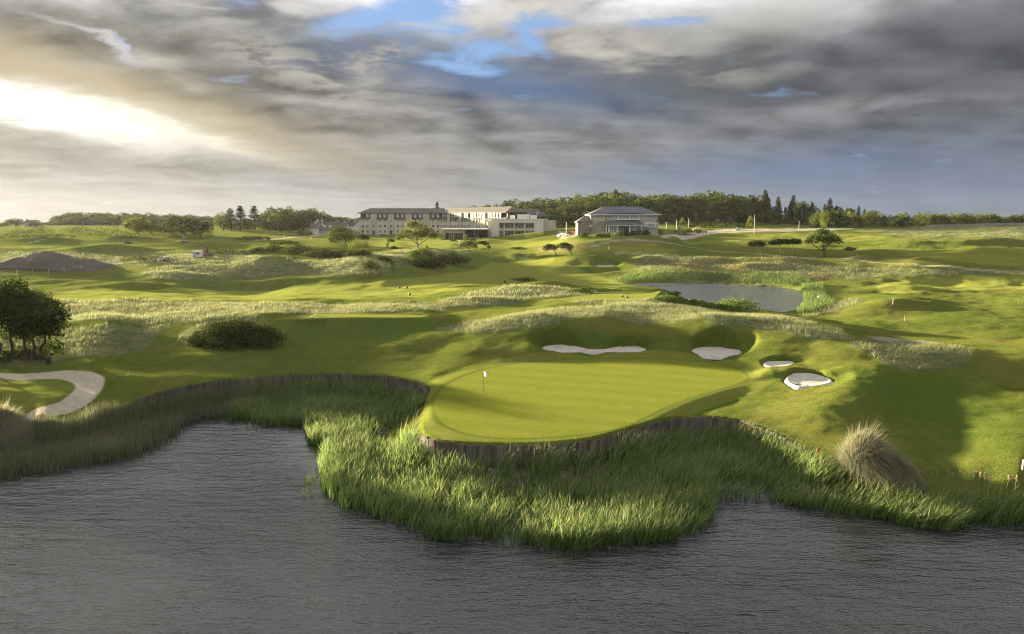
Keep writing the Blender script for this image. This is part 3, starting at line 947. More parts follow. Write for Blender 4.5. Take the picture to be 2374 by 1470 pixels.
# bunker sand
_where = {'long': 'long peanut shaped sand bunker behind the green under a turf face', 'round': 'round sand bunker right of the peanut shaped one behind the green',
          'narrow': 'small narrow sand bunker between the round one and the rake bunker', 'near': 'sand bunker with a rake lying on its near edge, half in shadow',
          'far': 'white sand bunker cut into the hump beside the distant fairway', 'farther': 'tiny far sand bunker in front of the two windswept trees'}
for _nm, _poly, _z in bunkers:
    c = _poly.mean(0)
    n = len(_poly)
    V, rings = [], (0.0, .35, .6, .8, .93, 1.0)
    out_p = _poly + (_poly - c) / np.linalg.norm(_poly - c, axis=1)[:, None] * .14
    out_q = _poly + (_poly - c) / np.linalg.norm(_poly - c, axis=1)[:, None] * .55
    V.append((c[0], c[1], _z - .13))
    for r in rings[1:]:
        for q in out_p:
            p_ = c + (q - c) * r
            V.append((p_[0], p_[1], _z - .13 + .15 * r ** 4 + .03 * math.sin(p_[0] * 1.3) * math.cos(p_[1] * 1.7)))
    V += [(q[0], q[1], _z - .42) for q in out_q]
    tri = [(0, 1 + i, 1 + (i + 1) % n) for i in range(n)]
    quad = [(1 + k * n + i, 1 + (k + 1) * n + i, 1 + (k + 1) * n + (i + 1) % n, 1 + k * n + (i + 1) % n) for k in range(len(rings) - 1) for i in range(n)]
    me = np_mesh('sand_bunker', V, [np.array(tri), np.array(quad)], True)
    tag(link('sand_bunker', me, M['sand']), _where[_nm], 'bunker', 'sand bunkers')
# ------------------------------------------------------------------ plants
def leaf_mat(name, a, b, var=0.35, transl=0.35, tip=None, dead=None):
    m, t, out = new_mat(name)
    at = t.nodes.new('ShaderNodeAttribute')
    at.attribute_name = 'lv'
    sc = t.nodes.new('ShaderNodeSeparateColor')
    t.links.new(at.outputs['Color'], sc.inputs[0])
    lv, tt, l2 = (NV(t, sc.outputs[i]) for i in range(3))
    rnd = obj_rand(t)
    c = n_mix(t, (lv * 0.7 + rnd * 0.45 - 0.07).clamp(), a, b)
    if tip:
        c = n_mix(t, (tt - 0.45) * 2.0 * l2, c, tip)
    if dead:
        c = n_mix(t, (lv * 17.3)._m('FRACT').smooth(0.92, 0.94) * 0.85, c, dead)
    c = n_scale(t, c, 1.0 + (lv - 0.5) * (2 * var) + (rnd - 0.5) * 0.3)
    d = t.nodes.new('ShaderNodeBsdfDiffuse')
    t.links.new(c, d.inputs[0])
    tr = t.nodes.new('ShaderNodeBsdfTranslucent')
    t.links.new(n_scale(t, c, 1.15), tr.inputs[0])
    mx = t.nodes.new('ShaderNodeMixShader')
    mx.inputs[0].default_value = transl
    t.links.new(d.outputs[0], mx.inputs[1])
    t.links.new(tr.outputs[0], mx.inputs[2])
    t.links.new(mx.outputs[0], out.inputs[0])
    return m


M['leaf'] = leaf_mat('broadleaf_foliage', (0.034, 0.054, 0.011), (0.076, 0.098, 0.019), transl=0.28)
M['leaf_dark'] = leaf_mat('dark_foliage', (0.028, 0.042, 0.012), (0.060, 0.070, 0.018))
M['leaf_olive'] = leaf_mat('olive_foliage', (0.055, 0.070, 0.018), (0.108, 0.114, 0.030))
M['leaf_light'] = leaf_mat('light_foliage', (0.090, 0.110, 0.016), (0.150, 0.165, 0.028))
M['needle'] = leaf_mat('conifer_needles', (0.030, 0.045, 0.018), (0.062, 0.070, 0.026), transl=0.15)
M['gorse'] = leaf_mat('gorse_foliage', (0.034, 0.048, 0.012), (0.085, 0.092, 0.020), transl=0.2)
M['reed'] = leaf_mat('reed_blades', (0.050, 0.108, 0.022), (0.110, 0.178, 0.038), transl=0.40, tip=(0.30, 0.29, 0.16), dead=(0.23, 0.19, 0.10))
M['rush'] = leaf_mat('rush_stems', (0.090, 0.110, 0.052), (0.165, 0.175, 0.095), transl=0.25, tip=(0.26, 0.23, 0.15))
M['straw'] = leaf_mat('long_grass_blades', (0.110, 0.138, 0.055), (0.190, 0.195, 0.095), transl=0.45, tip=(0.32, 0.30, 0.18))
M['tuft'] = leaf_mat('rough_grass_blades', (0.062, 0.088, 0.014), (0.120, 0.130, 0.024), transl=0.4, tip=(0.15, 0.14, 0.04))
M['pampas'] = leaf_mat('tussock_blades', (0.175, 0.185, 0.105), (0.300, 0.295, 0.200), transl=0.35, tip=(0.34, 0.30, 0.20))
M['bank_plant'] = leaf_mat('bank_foliage', (0.060, 0.100, 0.020), (0.120, 0.160, 0.035), transl=0.4)
M['bark'] = simple_mat('bark', (0.085, 0.066, 0.048), 0.95, 0.1, 0.35, 3.0, 0.04)
M['bark_pale'] = simple_mat('pale_bark', (0.19, 0.155, 0.115), 0.95, 0.1, 0.3, 3.0, 0.04)


def leaf_cloud(rng, blobs, n, size, flat=0.5, shell=0.5):
    """Small leaf-sized faces spread through the outer part of a set of ellipsoids."""
    B = np.array(blobs, float)
    w = (B[:, 3] * B[:, 4] + B[:, 3] * B[:, 5]) ** 0.9
    k = rng.choice(len(B), n, p=w / w.sum())
    d = rng.normal(size=(n, 3))
    d[:, 2] += .25
    d /= np.linalg.norm(d, axis=1)[:, None]
    r = shell + (1 - shell) * rng.random(n) ** 0.45
    r *= 1 + .14 * rng.normal(size=n)
    c = B[k, :3] + d * B[k, 3:6] * r[:, None]
    nrm = d * flat + rng.normal(size=(n, 3)) * (1 - flat) * .9
    nrm /= np.linalg.norm(nrm, axis=1)[:, None]
    a = np.cross(nrm, rng.normal(size=(n, 3)))
    a /= np.linalg.norm(a, axis=1)[:, None]
    b = np.cross(nrm, a)
    s = size * (.6 + .8 * rng.random(n))[:, None]
    V = np.stack([c - a * s, c - b * s * .55 + nrm * s * .12, c + a * s, c + b * s * .55 + nrm * s * .12], 1).reshape(-1, 3)
    tone = rng.random(len(B))
    lv = np.clip(tone[k] * .65 + rng.random(n) * .5, 0, 1)
    col = np.zeros((n, 4, 4), np.float32)
    col[..., 0] = lv[:, None]
    col[..., 2] = rng.random(n)[:, None]
    col[..., 3] = 1
    F = np.arange(4 * n).reshape(n, 4)
    return V, F, col.reshape(-1, 4)


def leaf_mesh(name, rng, blobs, n, size, flat=0.5, shell=0.5):
    V, F, C = leaf_cloud(rng, blobs, n, size, flat, shell)
    me = np_mesh(name, V, F)
    vcol(me, 'lv', C)
    return me


def tube_mesh(name, lines, sides=6):
    """Tapered limbs: lines are lists of (x, y, z, radius)."""
    V, F = [], []
    for ln in lines:
        P = np.array(ln, float)
        base = len(V)
        for i, p in enumerate(P):
            tdir = P[min(i + 1, len(P) - 1), :3] - P[max(i - 1, 0), :3]
            tdir /= np.linalg.norm(tdir) + 1e-9
            a = np.cross(tdir, (0.3, 1, 0.1))
            a /= np.linalg.norm(a) + 1e-9
            b = np.cross(tdir, a)
            for k in range(sides):
                an = 2 * math.pi * k / sides
                V.append(p[:3] + (a * math.cos(an) + b * math.sin(an)) * p[3])
        for i in range(len(P) - 1):
            for k in range(sides):
                F.append((base + i * sides + k, base + i * sides + (k + 1) % sides, base + (i + 1) * sides + (k + 1) % sides, base + (i + 1) * sides + k))
    return np_mesh(name, np.array(V), np.array(F), True)


def limb(rng, p0, p1, r0, r1, n=4, wob=.08):
    p0, p1 = np.array(p0, float), np.array(p1, float)
    L = np.linalg.norm(p1 - p0)
    return [tuple(p0 + (p1 - p0) * s + (rng.normal(size=3) * wob * L * math.sin(math.pi * s))) + (r0 + (r1 - r0) * s,) for s in np.linspace(0, 1, n)]


def dome_blobs(rng, cx, cy, cz, rx, ry, rz, n=16, k=.36, core=.62):
    out = [(cx, cy, cz, rx * core, ry * core, rz * core)]
    for i in range(n):
        z = 1 - 1.82 * (i + .5) / n
        a = i * 2.39996 + rng.random() * .7
        q = math.sqrt(max(0, 1 - z * z))
        s = k * (.75 + .5 * rng.random())
        rr = .66 + .12 * rng.random()
        out.append((cx + math.cos(a) * q * rx * rr, cy + math.sin(a) * q * ry * rr, cz + z * rz * rr, rx * s, ry * s, rz * s * .9))
    return out


def broadleaf(seed, h=14.0, w=10.0, n=900, leaf=.42, trunk_h=.2, blobs=16):
    rng = np.random.default_rng(seed)
    cz = h * (.5 + trunk_h * .5)
    rz = h * (1 - trunk_h) * .5
    B = dome_blobs(rng, 0, 0, cz, w / 2, w / 2 * .95, rz, blobs)
    crown = leaf_mesh('crown', rng, B, n, leaf)
    tl = [limb(rng, (0, 0, -.4), (.1, 0, cz), h * .022 + .08, .08, 5, .02)]
    for b in B[2:8]:
        tl.append(limb(rng, (0, 0, h * trunk_h * (.7 + .5 * rng.random())), b[:3], h * .010 + .03, .03, 4, .06))
    return crown, tube_mesh('trunk', tl)


def conifer(seed, h=16.0, w=5.5, n=900, leaf=.42):
    rng = np.random.default_rng(seed)
    V, C, k = [], [], 0
    z = h * (.10 + .88 * rng.random(n) ** .85)
    lay = np.floor(z / (h * .052)) * h * .052 + rng.random(n) * h * .02
    rad = w / 2 * np.clip(1.02 - lay / h, .03, 1) ** .9 * (.35 + .65 * rng.random(n) ** .4)
    rad *= 1 + .3 * np.sin(lay * 2.3 + seed)
    a = rng.random(n) * 2 * math.pi
    c = np.stack([np.cos(a) * rad, np.sin(a) * rad, lay - rad * .28], -1)
    d = np.stack([np.cos(a), np.sin(a), -.35 + .35 * rng.normal(size=n)], -1)
    d /= np.linalg.norm(d, axis=1)[:, None]
    b = np.cross(d, (0, 0, 1.0)) + rng.normal(size=(n, 3)) * .35
    b /= np.linalg.norm(b, axis=1)[:, None]
    s = leaf * (.6 + .8 * rng.random(n))[:, None]
    V = np.stack([c - d * s, c - b * s * .4, c + d * s * 1.2, c + b * s * .4], 1).reshape(-1, 3)
    col = np.zeros((n, 4, 4), np.float32)
    col[..., 0] = rng.random(n)[:, None]
    col[..., 3] = 1
    me = np_mesh('crown', V, np.arange(4 * n).reshape(n, 4))
    vcol(me, 'lv', col.reshape(-1, 4))
    return me, tube_mesh('trunk', [[(0, 0, -.4, h * .018 + .06), (0, 0, h * .5, h * .010 + .03), (0, 0, h * .98, .03)]])


def plant(name, crown, trunk, leafmat, label, cat, group, loc, sx=1, sz=1, rz=0, bark='bark', sy=None):
    """A tree or bush: an Empty at its foot with trunk and crown as parts."""
    root = empty(name, loc, rz)
    root.scale = (sx, sy or sx, sz)
    tag(root, label, cat, group)
    if crown.materials:
        oc = bpy.data.objects.new('crown' if cat == 'tree' else 'foliage', crown)
        COL.objects.link(oc)
        if crown.materials[0] != leafmat:
            oc.material_slots[0].link = 'OBJECT'
            oc.material_slots[0].material = leafmat
    else:
        oc = link('crown' if cat == 'tree' else 'foliage', crown, leafmat)
    oc.parent = root
    if trunk is not None:
        if not trunk.materials:
            trunk.materials.append(M[bark])
        ot = bpy.data.objects.new('trunk' if cat == 'tree' else 'stems', trunk)
        COL.objects.link(ot)
        ot.parent = root
    return root


rnd = random.Random(7)
BROAD = [broadleaf(11 + i, 14, 10 + (i % 3), 1500, .50, .02 + .02 * (i % 2), 17 + i) for i in range(6)]
ROUND = [broadleaf(31 + i, 7, 7.5, 900, .34, .0, 13) for i in range(3)]
CONI = [conifer(51 + i, 16, 5.2 + .5 * i, 1500, .6) for i in range(4)]


def tree_at(px, py_top, y, kind, mat, label, group, w=None, name='broadleaf_tree', py_base=None, cat='tree'):
    """Plant a tree whose foot is on the ground at distance y and whose top reaches the given picture height."""
    if py_base is not None:
        q = hit(px, py_base)
        y = q[1]
    u, s = ray(px, py_top)
    x = u * y
    g = float(ground(x, y))
    h = max(1.5, CAM_Z + s * y - g)
    crown, trunk, h0, w0 = kind
    sz = h / h0
    sx = (w / w0) if w else max(sz, .75) * (.95 + .3 * rnd.random())
    return plant(name, crown, trunk, mat, label, cat, group, (x, y, g - (2.6 if y > 600 else .8 if kind[2] == 7 else .1)), sx, sz, rnd.random() * 6.28)


def B_(i):
    return (*BROAD[i % 6], 14, 10 + (i % 6 % 3))


def R_(i):
    return (*ROUND[i % 3], 7, 7.5)


def C_(i):
    return (*CONI[i % 4], 16, 5.2 + .5 * (i % 4))


# -- the wood on the rise at the right
def wood_place(px):
    for lim, txt in ((1235, 'above the annex roof'), (1330, 'left of the clubhouse'), (1400, 'at the clubhouse left gable'), (1480, 'over the clubhouse roof left half'), (1560, 'over the clubhouse roof right half'), (1640, 'behind the long hedge'), (1720, 'behind the car park'), (1790, 'behind the bare flag pole'), (1880, 'left of the conifer spires'), (9999, 'at the right end of the wood')):
        if px < lim:
            return txt


ROWS = ('skyline row', 'second row', 'third row', 'fourth row', 'front row')
TOPW = [(1140, 478), (1180, 466), (1220, 462), (1300, 456), (1360, 449), (1400, 446), (1440, 444), (1500, 448), (1560, 450), (1600, 447), (1650, 444), (1700, 446), (1750, 452), (1800, 458), (1850, 464), (1900, 469), (1960, 476), (2020, 484), (2050, 490)]
_tx, _ty = np.array(TOPW).T
_i = 0
for row, (y, drop, step, x0, x1) in enumerate([(500, 0, 26, 1150, 2040), (470, 7, 27, 1160, 2010), (448, 19, 28, 1170, 1900), (428, 34, 29, 1215, 1880), (408, 47, 30, 1530, 1880)]):
    px = x0 + rnd.random() * 10
    while px < x1:
        top = float(np.interp(px, _tx, _ty)) + drop + rnd.uniform(-3, 6)
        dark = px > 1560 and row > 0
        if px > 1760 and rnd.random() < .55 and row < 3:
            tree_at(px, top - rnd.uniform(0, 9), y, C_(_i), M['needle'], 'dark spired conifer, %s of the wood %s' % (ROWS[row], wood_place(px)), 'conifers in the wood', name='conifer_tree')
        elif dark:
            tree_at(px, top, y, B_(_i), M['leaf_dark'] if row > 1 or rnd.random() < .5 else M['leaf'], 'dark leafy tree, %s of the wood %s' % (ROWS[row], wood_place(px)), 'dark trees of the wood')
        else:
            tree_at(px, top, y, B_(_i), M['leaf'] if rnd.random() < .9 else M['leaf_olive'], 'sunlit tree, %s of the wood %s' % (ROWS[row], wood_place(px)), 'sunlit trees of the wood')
        px += step * rnd.uniform(.75, 1.2)
        _i += 1
for px, top, y, lab in [(1775, 438, 470, 'tallest pointed conifer rising clear of the wood right of the clubhouse'), (1428, 437, 480, 'dark pine top rising above the wood straight behind the clubhouse roof'),
                        (1840, 450, 470, 'slim conifer second in height on the right shoulder of the wood'), (1925, 457, 455, 'tall conifer leading the spires at the right end of the wood')]:
    tree_at(px, top, y, C_(_i), M['needle'], lab, 'conifers in the wood', name='conifer_tree')
    _i += 1
# -- shrubby row along the meadow edge
px = 1895
while px < 2400:
    tree_at(px, 487 + (px - 1900) * .016 + rnd.uniform(-3, 6), 375 + rnd.uniform(-6, 8), R_(_i), M['leaf'] if rnd.random() < .5 else M['leaf_olive'],
            'low rounded tree in the meadow edge row, %s' % ('at its near end by the conifers' if px < 1990 else 'left of its middle' if px < 2110 else 'right of its middle' if px < 2250 else 'at the right picture edge'), 'trees along the meadow edge', w=rnd.uniform(6.5, 9.5))
    px += rnd.uniform(15, 24)
    _i += 1
for px, top, lab in [(1912, 484, 'pale feathery young tree at the near end of the meadow row'), (1742, 497, 'yellow green young tree beside the pole by the car park'), (1403, 512, None)]:
    if lab:
        tree_at(px, top, 362, R_(_i), M['leaf_light'], lab, None, w=5.0)
    _i += 1
# -- trees at the far left: distant wood, nearer clumps
px = 112
while px < 500:
    for y, dr in ((700, 0), (660, 9)):
        tp_ = np.interp(px, [110, 140, 170, 250, 400, 500], [508, 490, 485, 486, 489, 497]) + dr
        tree_at(px + rnd.uniform(-5, 5), tp_ + rnd.uniform(-2, 3), y + rnd.uniform(-10, 10), B_(_i), M['leaf_dark' if _i % 3 else 'leaf'], 'hazy tree, %s row of the distant wood, %s' % ('back' if y > 680 else 'front', 'at its left slope' if px < 180 else 'in its left half' if px < 300 else 'in its right half' if px < 400 else 'at its right end'), 'trees of the distant wood', w=rnd.uniform(13, 17))
        _i += 1
    px += rnd.uniform(13, 19)
for px, top, y, k, mat, w, lab, nm in [
    (35, 506, 560, B_(1), 'leaf', 15, 'round hazy tree just left of the small white house', 'broadleaf_tree'),
    (5, 517, 560, B_(2), 'leaf', 12, 'low hazy tree at the far left horizon edge', 'broadleaf_tree'),
    (82, 514, 545, B_(2), 'leaf', 12, 'low hazy tree close right of the small white house', 'broadleaf_tree'),
    (318, 502, 350, B_(3), 'leaf_light', 15, 'pale round tree, the lightest of the clump on the left', 'broadleaf_tree'),
    (352, 518, 345, B_(4), 'leaf', 11, 'smaller tree tucked between the pale round one and the dark dome', 'broadleaf_tree'),
    (420, 500, 355, B_(5), 'leaf', 19, 'broad dark dome shaped tree of the clump on the left', 'broadleaf_tree'),
    (462, 512, 350, B_(0), 'leaf_dark', 13, 'dark tree on the right shoulder of the dome shaped tree', 'broadleaf_tree'),
    (385, 522, 335, B_(1), 'leaf_olive', 12, 'olive tree in front of the dome shaped tree', 'broadleaf_tree'),
    (515, 492, 410, B_(2), 'leaf', 11, 'broadleaf tree left of the two ragged pines', 'broadleaf_tree'),
    (533, 481, 415, C_(1), 'needle', 10, 'ragged pine standing left in the pair of pines', 'pine_tree'),
    (556, 475, 410, C_(2), 'needle', 11, 'tallest ragged pine with a thick trunk left of the dark wood', 'pine_tree'),
    (588, 475, 420, C_(3), 'needle', 11, 'pointed pine standing at the left edge of the dark wood', 'pine_tree'),
    (573, 505, 405, B_(4), 'leaf_light', 8, 'ivy green low tree between the two tall pines', 'broadleaf_tree')]:
    tree_at(px, top, y, k, M[mat], lab, 'trees on the left', w=w, name=nm)
for px, top, y in [(628, 478, 450), (650, 481, 440), (668, 477, 455), (690, 486, 445), (708, 484, 455), (725, 481, 450), (745, 488, 455), (760, 497, 450), (610, 492, 435), (640, 494, 425), (680, 497, 428), (715, 497, 432),
                   (622, 512, 415), (648, 515, 412), (672, 516, 415), (700, 515, 416), (785, 501, 520), (805, 503, 520), (825, 505, 520)]:
    tree_at(px, top, y, B_(_i), M['leaf_dark'] if top > 500 else M['leaf'], ('low dark tree at the foot of the wood left of the hotel' if top > 505 else 'small tree behind the cottages' if px > 770 else 'round topped tree on the crest of the wood left of the hotel' if top < 490 else 'middle height tree in the wood left of the hotel'), 'trees left of the hotel', w=rnd.uniform(9, 13))
    _i += 1
tree_at(707, 526, 375, R_(1), M['leaf_light'], 'bright yellow green round tree beside the approach road', None, w=9.5)
for px, top, y, w in [(1085, 478, 470, 9), (1100, 475, 475, 9), (1118, 479, 470, 8), (1132, 473, 478, 9)]:
    tree_at(px, top, y, B_(_i), M['leaf'], 'treetop showing over the hotel roof ridge', 'treetops behind the hotel', w=w)
    _i += 1
tree_at(1013, 466, 470, C_(0), M['needle'], 'sparse dark pine top above the middle of the hotel roof', None, w=6, name='pine_tree')

# -- single trees on the course
def swept_tree(seed, foot, pts, blobs, n, leaf, mat, label, px_m, name='windswept_tree', group=None, spread=.6, bark='bark', tr=.16):
    """A wind-bent tree: limbs through pts (metres from the foot), crown of the given blobs."""
    rng = np.random.default_rng(seed)
    crown = leaf_mesh('crown', rng, blobs, n, leaf, .45, .35)
    lines = []
    for ln in pts:
        P = smooth_line(np.array([(a, b, c) for a, b, c in ln], float), 1)
        rr = np.linspace(tr, tr * .4, len(P)) if ln is pts[0] else np.linspace(tr * .55, tr * .2, len(P))
        lines.append([(*p, r_) for p, r_ in zip(P, rr)])
    for b in blobs:
        lines.append(limb(rng, np.array(pts[0][-1]), b[:3], tr * .35, .02, 4, .08))
    return plant(name, crown, tube_mesh('trunk', lines), M[mat], label, 'tree', group, tuple(foot - np.array((0, 0, .1))), bark=bark)


f = hit(1912, 596)
k = f[1] / F_PX
swept_tree(101, f, [[(0, 0, -.3), (-.2, 0, 1.6), (-.6, .1, 3.2)], [(-.3, 0, 1.8), (-2.6, .2, 3.0), (-4.6, 0, 4.4)], [(-.4, 0, 2.4), (1.4, .3, 4.4), (2.6, 0, 5.2)]],
           [(-.6, 0, 6.6, 3.0, 2.8, 1.9), (-3.6, .3, 5.6, 2.4, 2.2, 1.4), (2.2, -.2, 5.8, 2.4, 2.2, 1.4), (-1.2, 0, 7.9, 2.0, 1.8, 1.0), (3.9, .2, 4.9, 1.5, 1.4, .9), (-5.4, 0, 4.9, 1.3, 1.2, .8), (.4, .5, 5.2, 2.4, 2.0, 1.0)], 2600, .24, 'leaf',
           'large spreading lone tree with open limbs beside the track', k, group='wind bent trees', tr=.34)
f = hit(1984, 594)
swept_tree(102, f, [[(0, 0, -.2), (-.5, 0, 1.1), (-1.5, 0, 1.9)]], [(-1.8, 0, 2.3, 1.6, 1.0, .55), (-3.0, 0, 1.9, .9, .7, .4), (-.8, 0, 2.2, .8, .7, .4)], 420, .2, 'leaf',
           'little bent tree right beside the large spreading lone tree', k, group='wind bent trees')
f = hit(1767, 596)
swept_tree(103, f, [[(0, 0, -.2), (-.6, 0, 1.8), (-1.3, 0, 3.2)]], [(-1.9, 0, 4.2, 2.2, 1.6, .8), (-3.4, .2, 4.0, 1.3, 1.1, .6), (-.4, 0, 3.9, 1.2, 1.1, .6)], 1260, .24, 'leaf_dark',
           'first flat topped dark tree in the row of three by the track', k, group='wind bent trees')
f = hit(1812, 595)
swept_tree(104, f, [[(0, 0, -.2), (-.3, 0, 1.8), (-.9, 0, 3.4)], [(0, 0, .4), (.6, 0, 2.2), (.9, 0, 3.8)]], [(-1.4, 0, 4.7, 2.4, 1.7, .9), (-3.0, 0, 4.3, 1.5, 1.2, .6), (.8, .2, 4.7, 1.7, 1.4, .8)], 1620, .24, 'leaf_dark',
           'widest flat topped dark tree in the middle of the row of three', k, group='wind bent trees')
f = hit(1840, 595)
swept_tree(105, f, [[(0, 0, -.2), (-.2, 0, 1.8), (-.6, 0, 3.4)], [(0, 0, .6), (.5, 0, 2.4), (.6, 0, 3.8)]], [(-.7, 0, 4.8, 1.9, 1.6, .9), (.9, .2, 4.7, 1.5, 1.3, .8), (-2.0, .2, 4.4, 1.0, .9, .5)], 1440, .24, 'leaf_dark',
           'last flat topped dark tree in the row of three by the track', k, group='wind bent trees')
f = hit(968, 578)
swept_tree(106, f, [[(0, 0, -.3), (.1, 0, 1.8), (-.4, 0, 3.4)], [(0, 0, 1.4), (2.4, .2, 3.0), (4.4, 0, 4.6)], [(0, 0, 1.8), (-2.4, 0, 3.6), (-4.4, 0, 4.6)]],
           [(-.4, 0, 6.9, 3.6, 3.2, 2.2), (3.4, .2, 5.6, 2.8, 2.4, 1.7), (-4.0, 0, 5.2, 2.6, 2.3, 1.5), (-1.6, 0, 8.4, 2.2, 2.0, 1.1), (5.4, 0, 4.3, 1.7, 1.6, 1.2), (-6.0, .2, 4.0, 1.6, 1.5, 1.0), (1.2, -.4, 5.0, 2.6, 2.2, 1.2)], 2900, .27, 'leaf_olive',
           'big sunlit olive tree standing in front of the hotel', k, tr=.36, bark='bark_pale')
f = hit(800, 566)
swept_tree(107, f, [[(0, 0, -.3), (.3, 0, 2.0), (.2, 0, 4.0)], [(.2, 0, 1.5), (4.6, 0, 2.6), (6.8, 0, 3.6)]],
           [(-1.2, 0, 4.3, 5.0, 3.6, 2.6), (-4.6, 0, 2.9, 3.0, 2.6, 2.2), (3.2, 0, 3.7, 3.6, 2.8, 2.2), (6.2, .2, 3.0, 2.2, 1.8, 1.3), (-2.0, 0, 5.6, 3.2, 2.6, 1.6), (1.0, -1.0, 2.4, 3.6, 2.2, 1.8), (-4.0, -.6, 1.6, 2.6, 2.0, 1.4)], 3600, .27, 'leaf',
           'dense wide dark tree at the left end of the hotel', k, tr=.36)
f = hit(897, 575)
swept_tree(108, f, [[(0, 0, -.2), (.4, 0, 1.2), (1.0, 0, 2.4)]], [(1.3, 0, 2.9, 1.4, 1.0, .6), (2.2, 0, 2.6, .9, .7, .4), (.3, 0, 1.4, .5, .4, .9)], 360, .2, 'leaf_dark',
           'tiny twisted tree alone on the mown grass before the hotel', k)
f = hit(880, 641)
swept_tree(109, f, [[(0, 0, -.2), (-.5, 0, 1.3), (-1.2, 0, 2.3)]], [(-1.5, 0, 3.0, 1.7, 1.3, .9), (-3.0, 0, 3.2, 1.6, 1.2, .9), (-4.2, 0, 3.1, 1.1, .9, .7), (-2.4, 0, 3.9, 1.3, 1.0, .7), (-.3, 0, 2.1, .9, .8, .9), (-3.0, .2, 2.3, 1.3, 1.0, .6)], 1300, .19, 'leaf_olive',
           'brownish wind bent tree at the foot of the rough hill', k, group='wind bent trees', tr=.24)
f = hit(911, 627)
swept_tree(110, f, [[(0, 0, -.2), (-.3, 0, 1.4), (-1.0, 0, 2.4)]], [(-1.1, 0, 2.8, 1.2, 1.0, .7), (-2.5, 0, 3.3, 1.4, 1.0, .7), (-3.6, 0, 3.4, .8, .7, .5), (-.2, 0, 1.8, .7, .6, .8)], 700, .2, 'leaf_dark',
           'dark wind bent tree close behind the brownish one on the hill', k, group='wind bent trees')
f = hit(1090, 583)
swept_tree(111, f, [[(0, 0, -.2), (-.6, 0, 1.2), (-1.2, 0, 2.2)], [(2.2, 0, -.2), (2.0, 0, 1.2), (1.0, 0, 2.4)]], [(-1.6, 0, 2.8, 2.3, 1.7, 1.1), (1.0, 0, 2.7, 2.0, 1.6, 1.1), (-3.0, 0, 2.2, 1.1, .9, .8), (2.0, 0, 1.9, 1.0, .8, .7), (-.4, 0, 3.4, 1.7, 1.4, .7)], 1100, .21, 'leaf_dark',
           'dense dark bush like tree with two trunks above the grassy bowl', k, group='wind bent trees', tr=.22)
f = hit(1139, 591)
swept_tree(112, f, [[(0, 0, -.2), (-.2, 0, 1.4), (-1.4, 0, 2.8), (-2.6, 0, 3.8)]], [(-3.0, 0, 4.4, 1.5, 1.0, .6), (-1.9, 0, 3.9, 1.2, .8, .6), (-.8, 0, 2.9, .7, .6, .6), (-4.2, 0, 4.4, .8, .6, .4)], 620, .2, 'leaf_dark',
           'thin strongly leaning tree bent like a hook over the grassy bowl', k, group='wind bent trees', bark='bark_pale')
f = hit(1290, 594)
swept_tree(113, f, [[(0, 0, -.2), (-.3, 0, 1.3), (-.9, 0, 2.3)]], [(-1.8, 0, 3.0, 2.0, 1.5, 1.0), (-3.4, 0, 2.8, 1.5, 1.2, .9), (-.4, 0, 2.9, 1.1, 1.0, .9), (-2.4, 0, 3.6, 1.4, 1.1, .6)], 1050, .2, 'leaf_dark',
           'spiky dark wind bent tree, the wider of the pair by the small bunker', k, group='wind bent trees', tr=.22)
f = hit(1327, 592)
swept_tree(114, f, [[(0, 0, -.2), (-.5, 0, 1.0), (-1.4, 0, 2.1)]], [(-1.8, 0, 3.0, 2.0, 1.5, 1.0), (-3.6, 0, 3.1, 1.5, 1.2, .9), (-.7, 0, 2.4, 1.0, .9, 1.0), (-2.6, 0, 3.7, 1.5, 1.2, .6)], 1050, .2, 'leaf_dark',
           'dark wind bent tree right in the pair by the small bunker', k, group='wind bent trees', tr=.22)
f = hit(850, 572)
swept_tree(115, f, [[(0, 0, -.2), (-.2, 0, 1.6), (-.8, 0, 3.0)], [(.3, 0, -.1), (.3, 0, 1.4), (-.2, 0, 2.9)]], [(-1.2, 0, 3.6, 1.8, 1.4, .9), (.3, 0, 3.3, 1.0, .9, .8)], 480, .22, 'leaf_dark',
           'thin stemmed small tree at the right skirt of the dense wide tree', k)


# -- big tree clump at the left edge
def big_tree(seed, px, py, stems, blobs, n, mat, label):
    rng = np.random.default_rng(seed)
    f = hit(px, py)
    lines = [limb(rng, (a, b, -.3), (c, d, e), .26, .12, 5, .05) for a, b, c, d, e in stems]
    for s in stems:
        for bl in sorted(blobs, key=lambda q: (q[0] - s[2]) ** 2 + (q[1] - s[3]) ** 2 + (q[2] - s[4]) ** 2)[:5]:
            lines.append(limb(rng, s[2:5], bl[:3], .09, .02, 4, .07))
    crown = leaf_mesh('crown', rng, blobs, n, .15, .4, .3)
    return plant('broadleaf_tree', crown, tube_mesh('trunk', lines, 7), M[mat], label, 'tree', 'trees at the left bank', tuple(f))


_rg = np.random.default_rng(5)
big_tree(201, 78, 836, [(-.7, 0, -1.1, 0, 3.2), (.1, .2, .3, .1, 3.6), (.9, 0, 1.5, 0, 3.3)],
         dome_blobs(_rg, .3, 0, 5.0, 3.7, 3.2, 3.0, 24, .36) + [(2.6, 0, 3.0, 1.0, 1.0, .8), (-2.4, .1, 2.9, 1.1, 1.0, .9), (.3, -.6, 3.2, 1.5, 1.2, .9), (1.8, 0, 3.6, 1.2, 1.1, .9), (-1.7, .2, 3.7, 1.2, 1.0, .8)], 8500, 'leaf_dark', 'multi stemmed dark tree by the gravel path bend, whole crown in view')
big_tree(202, 10, 838, [(-.4, .3, -.8, 0, 3.4), (.5, 0, 1.0, 0, 3.6)],
         dome_blobs(_rg, .4, .8, 6.2, 4.0, 3.4, 3.1, 22, .34) + [(2.0, 0, 4.0, 1.4, 1.2, 1.0)], 8500, 'leaf', 'taller tree behind the multi stemmed one, cut by the picture edge')
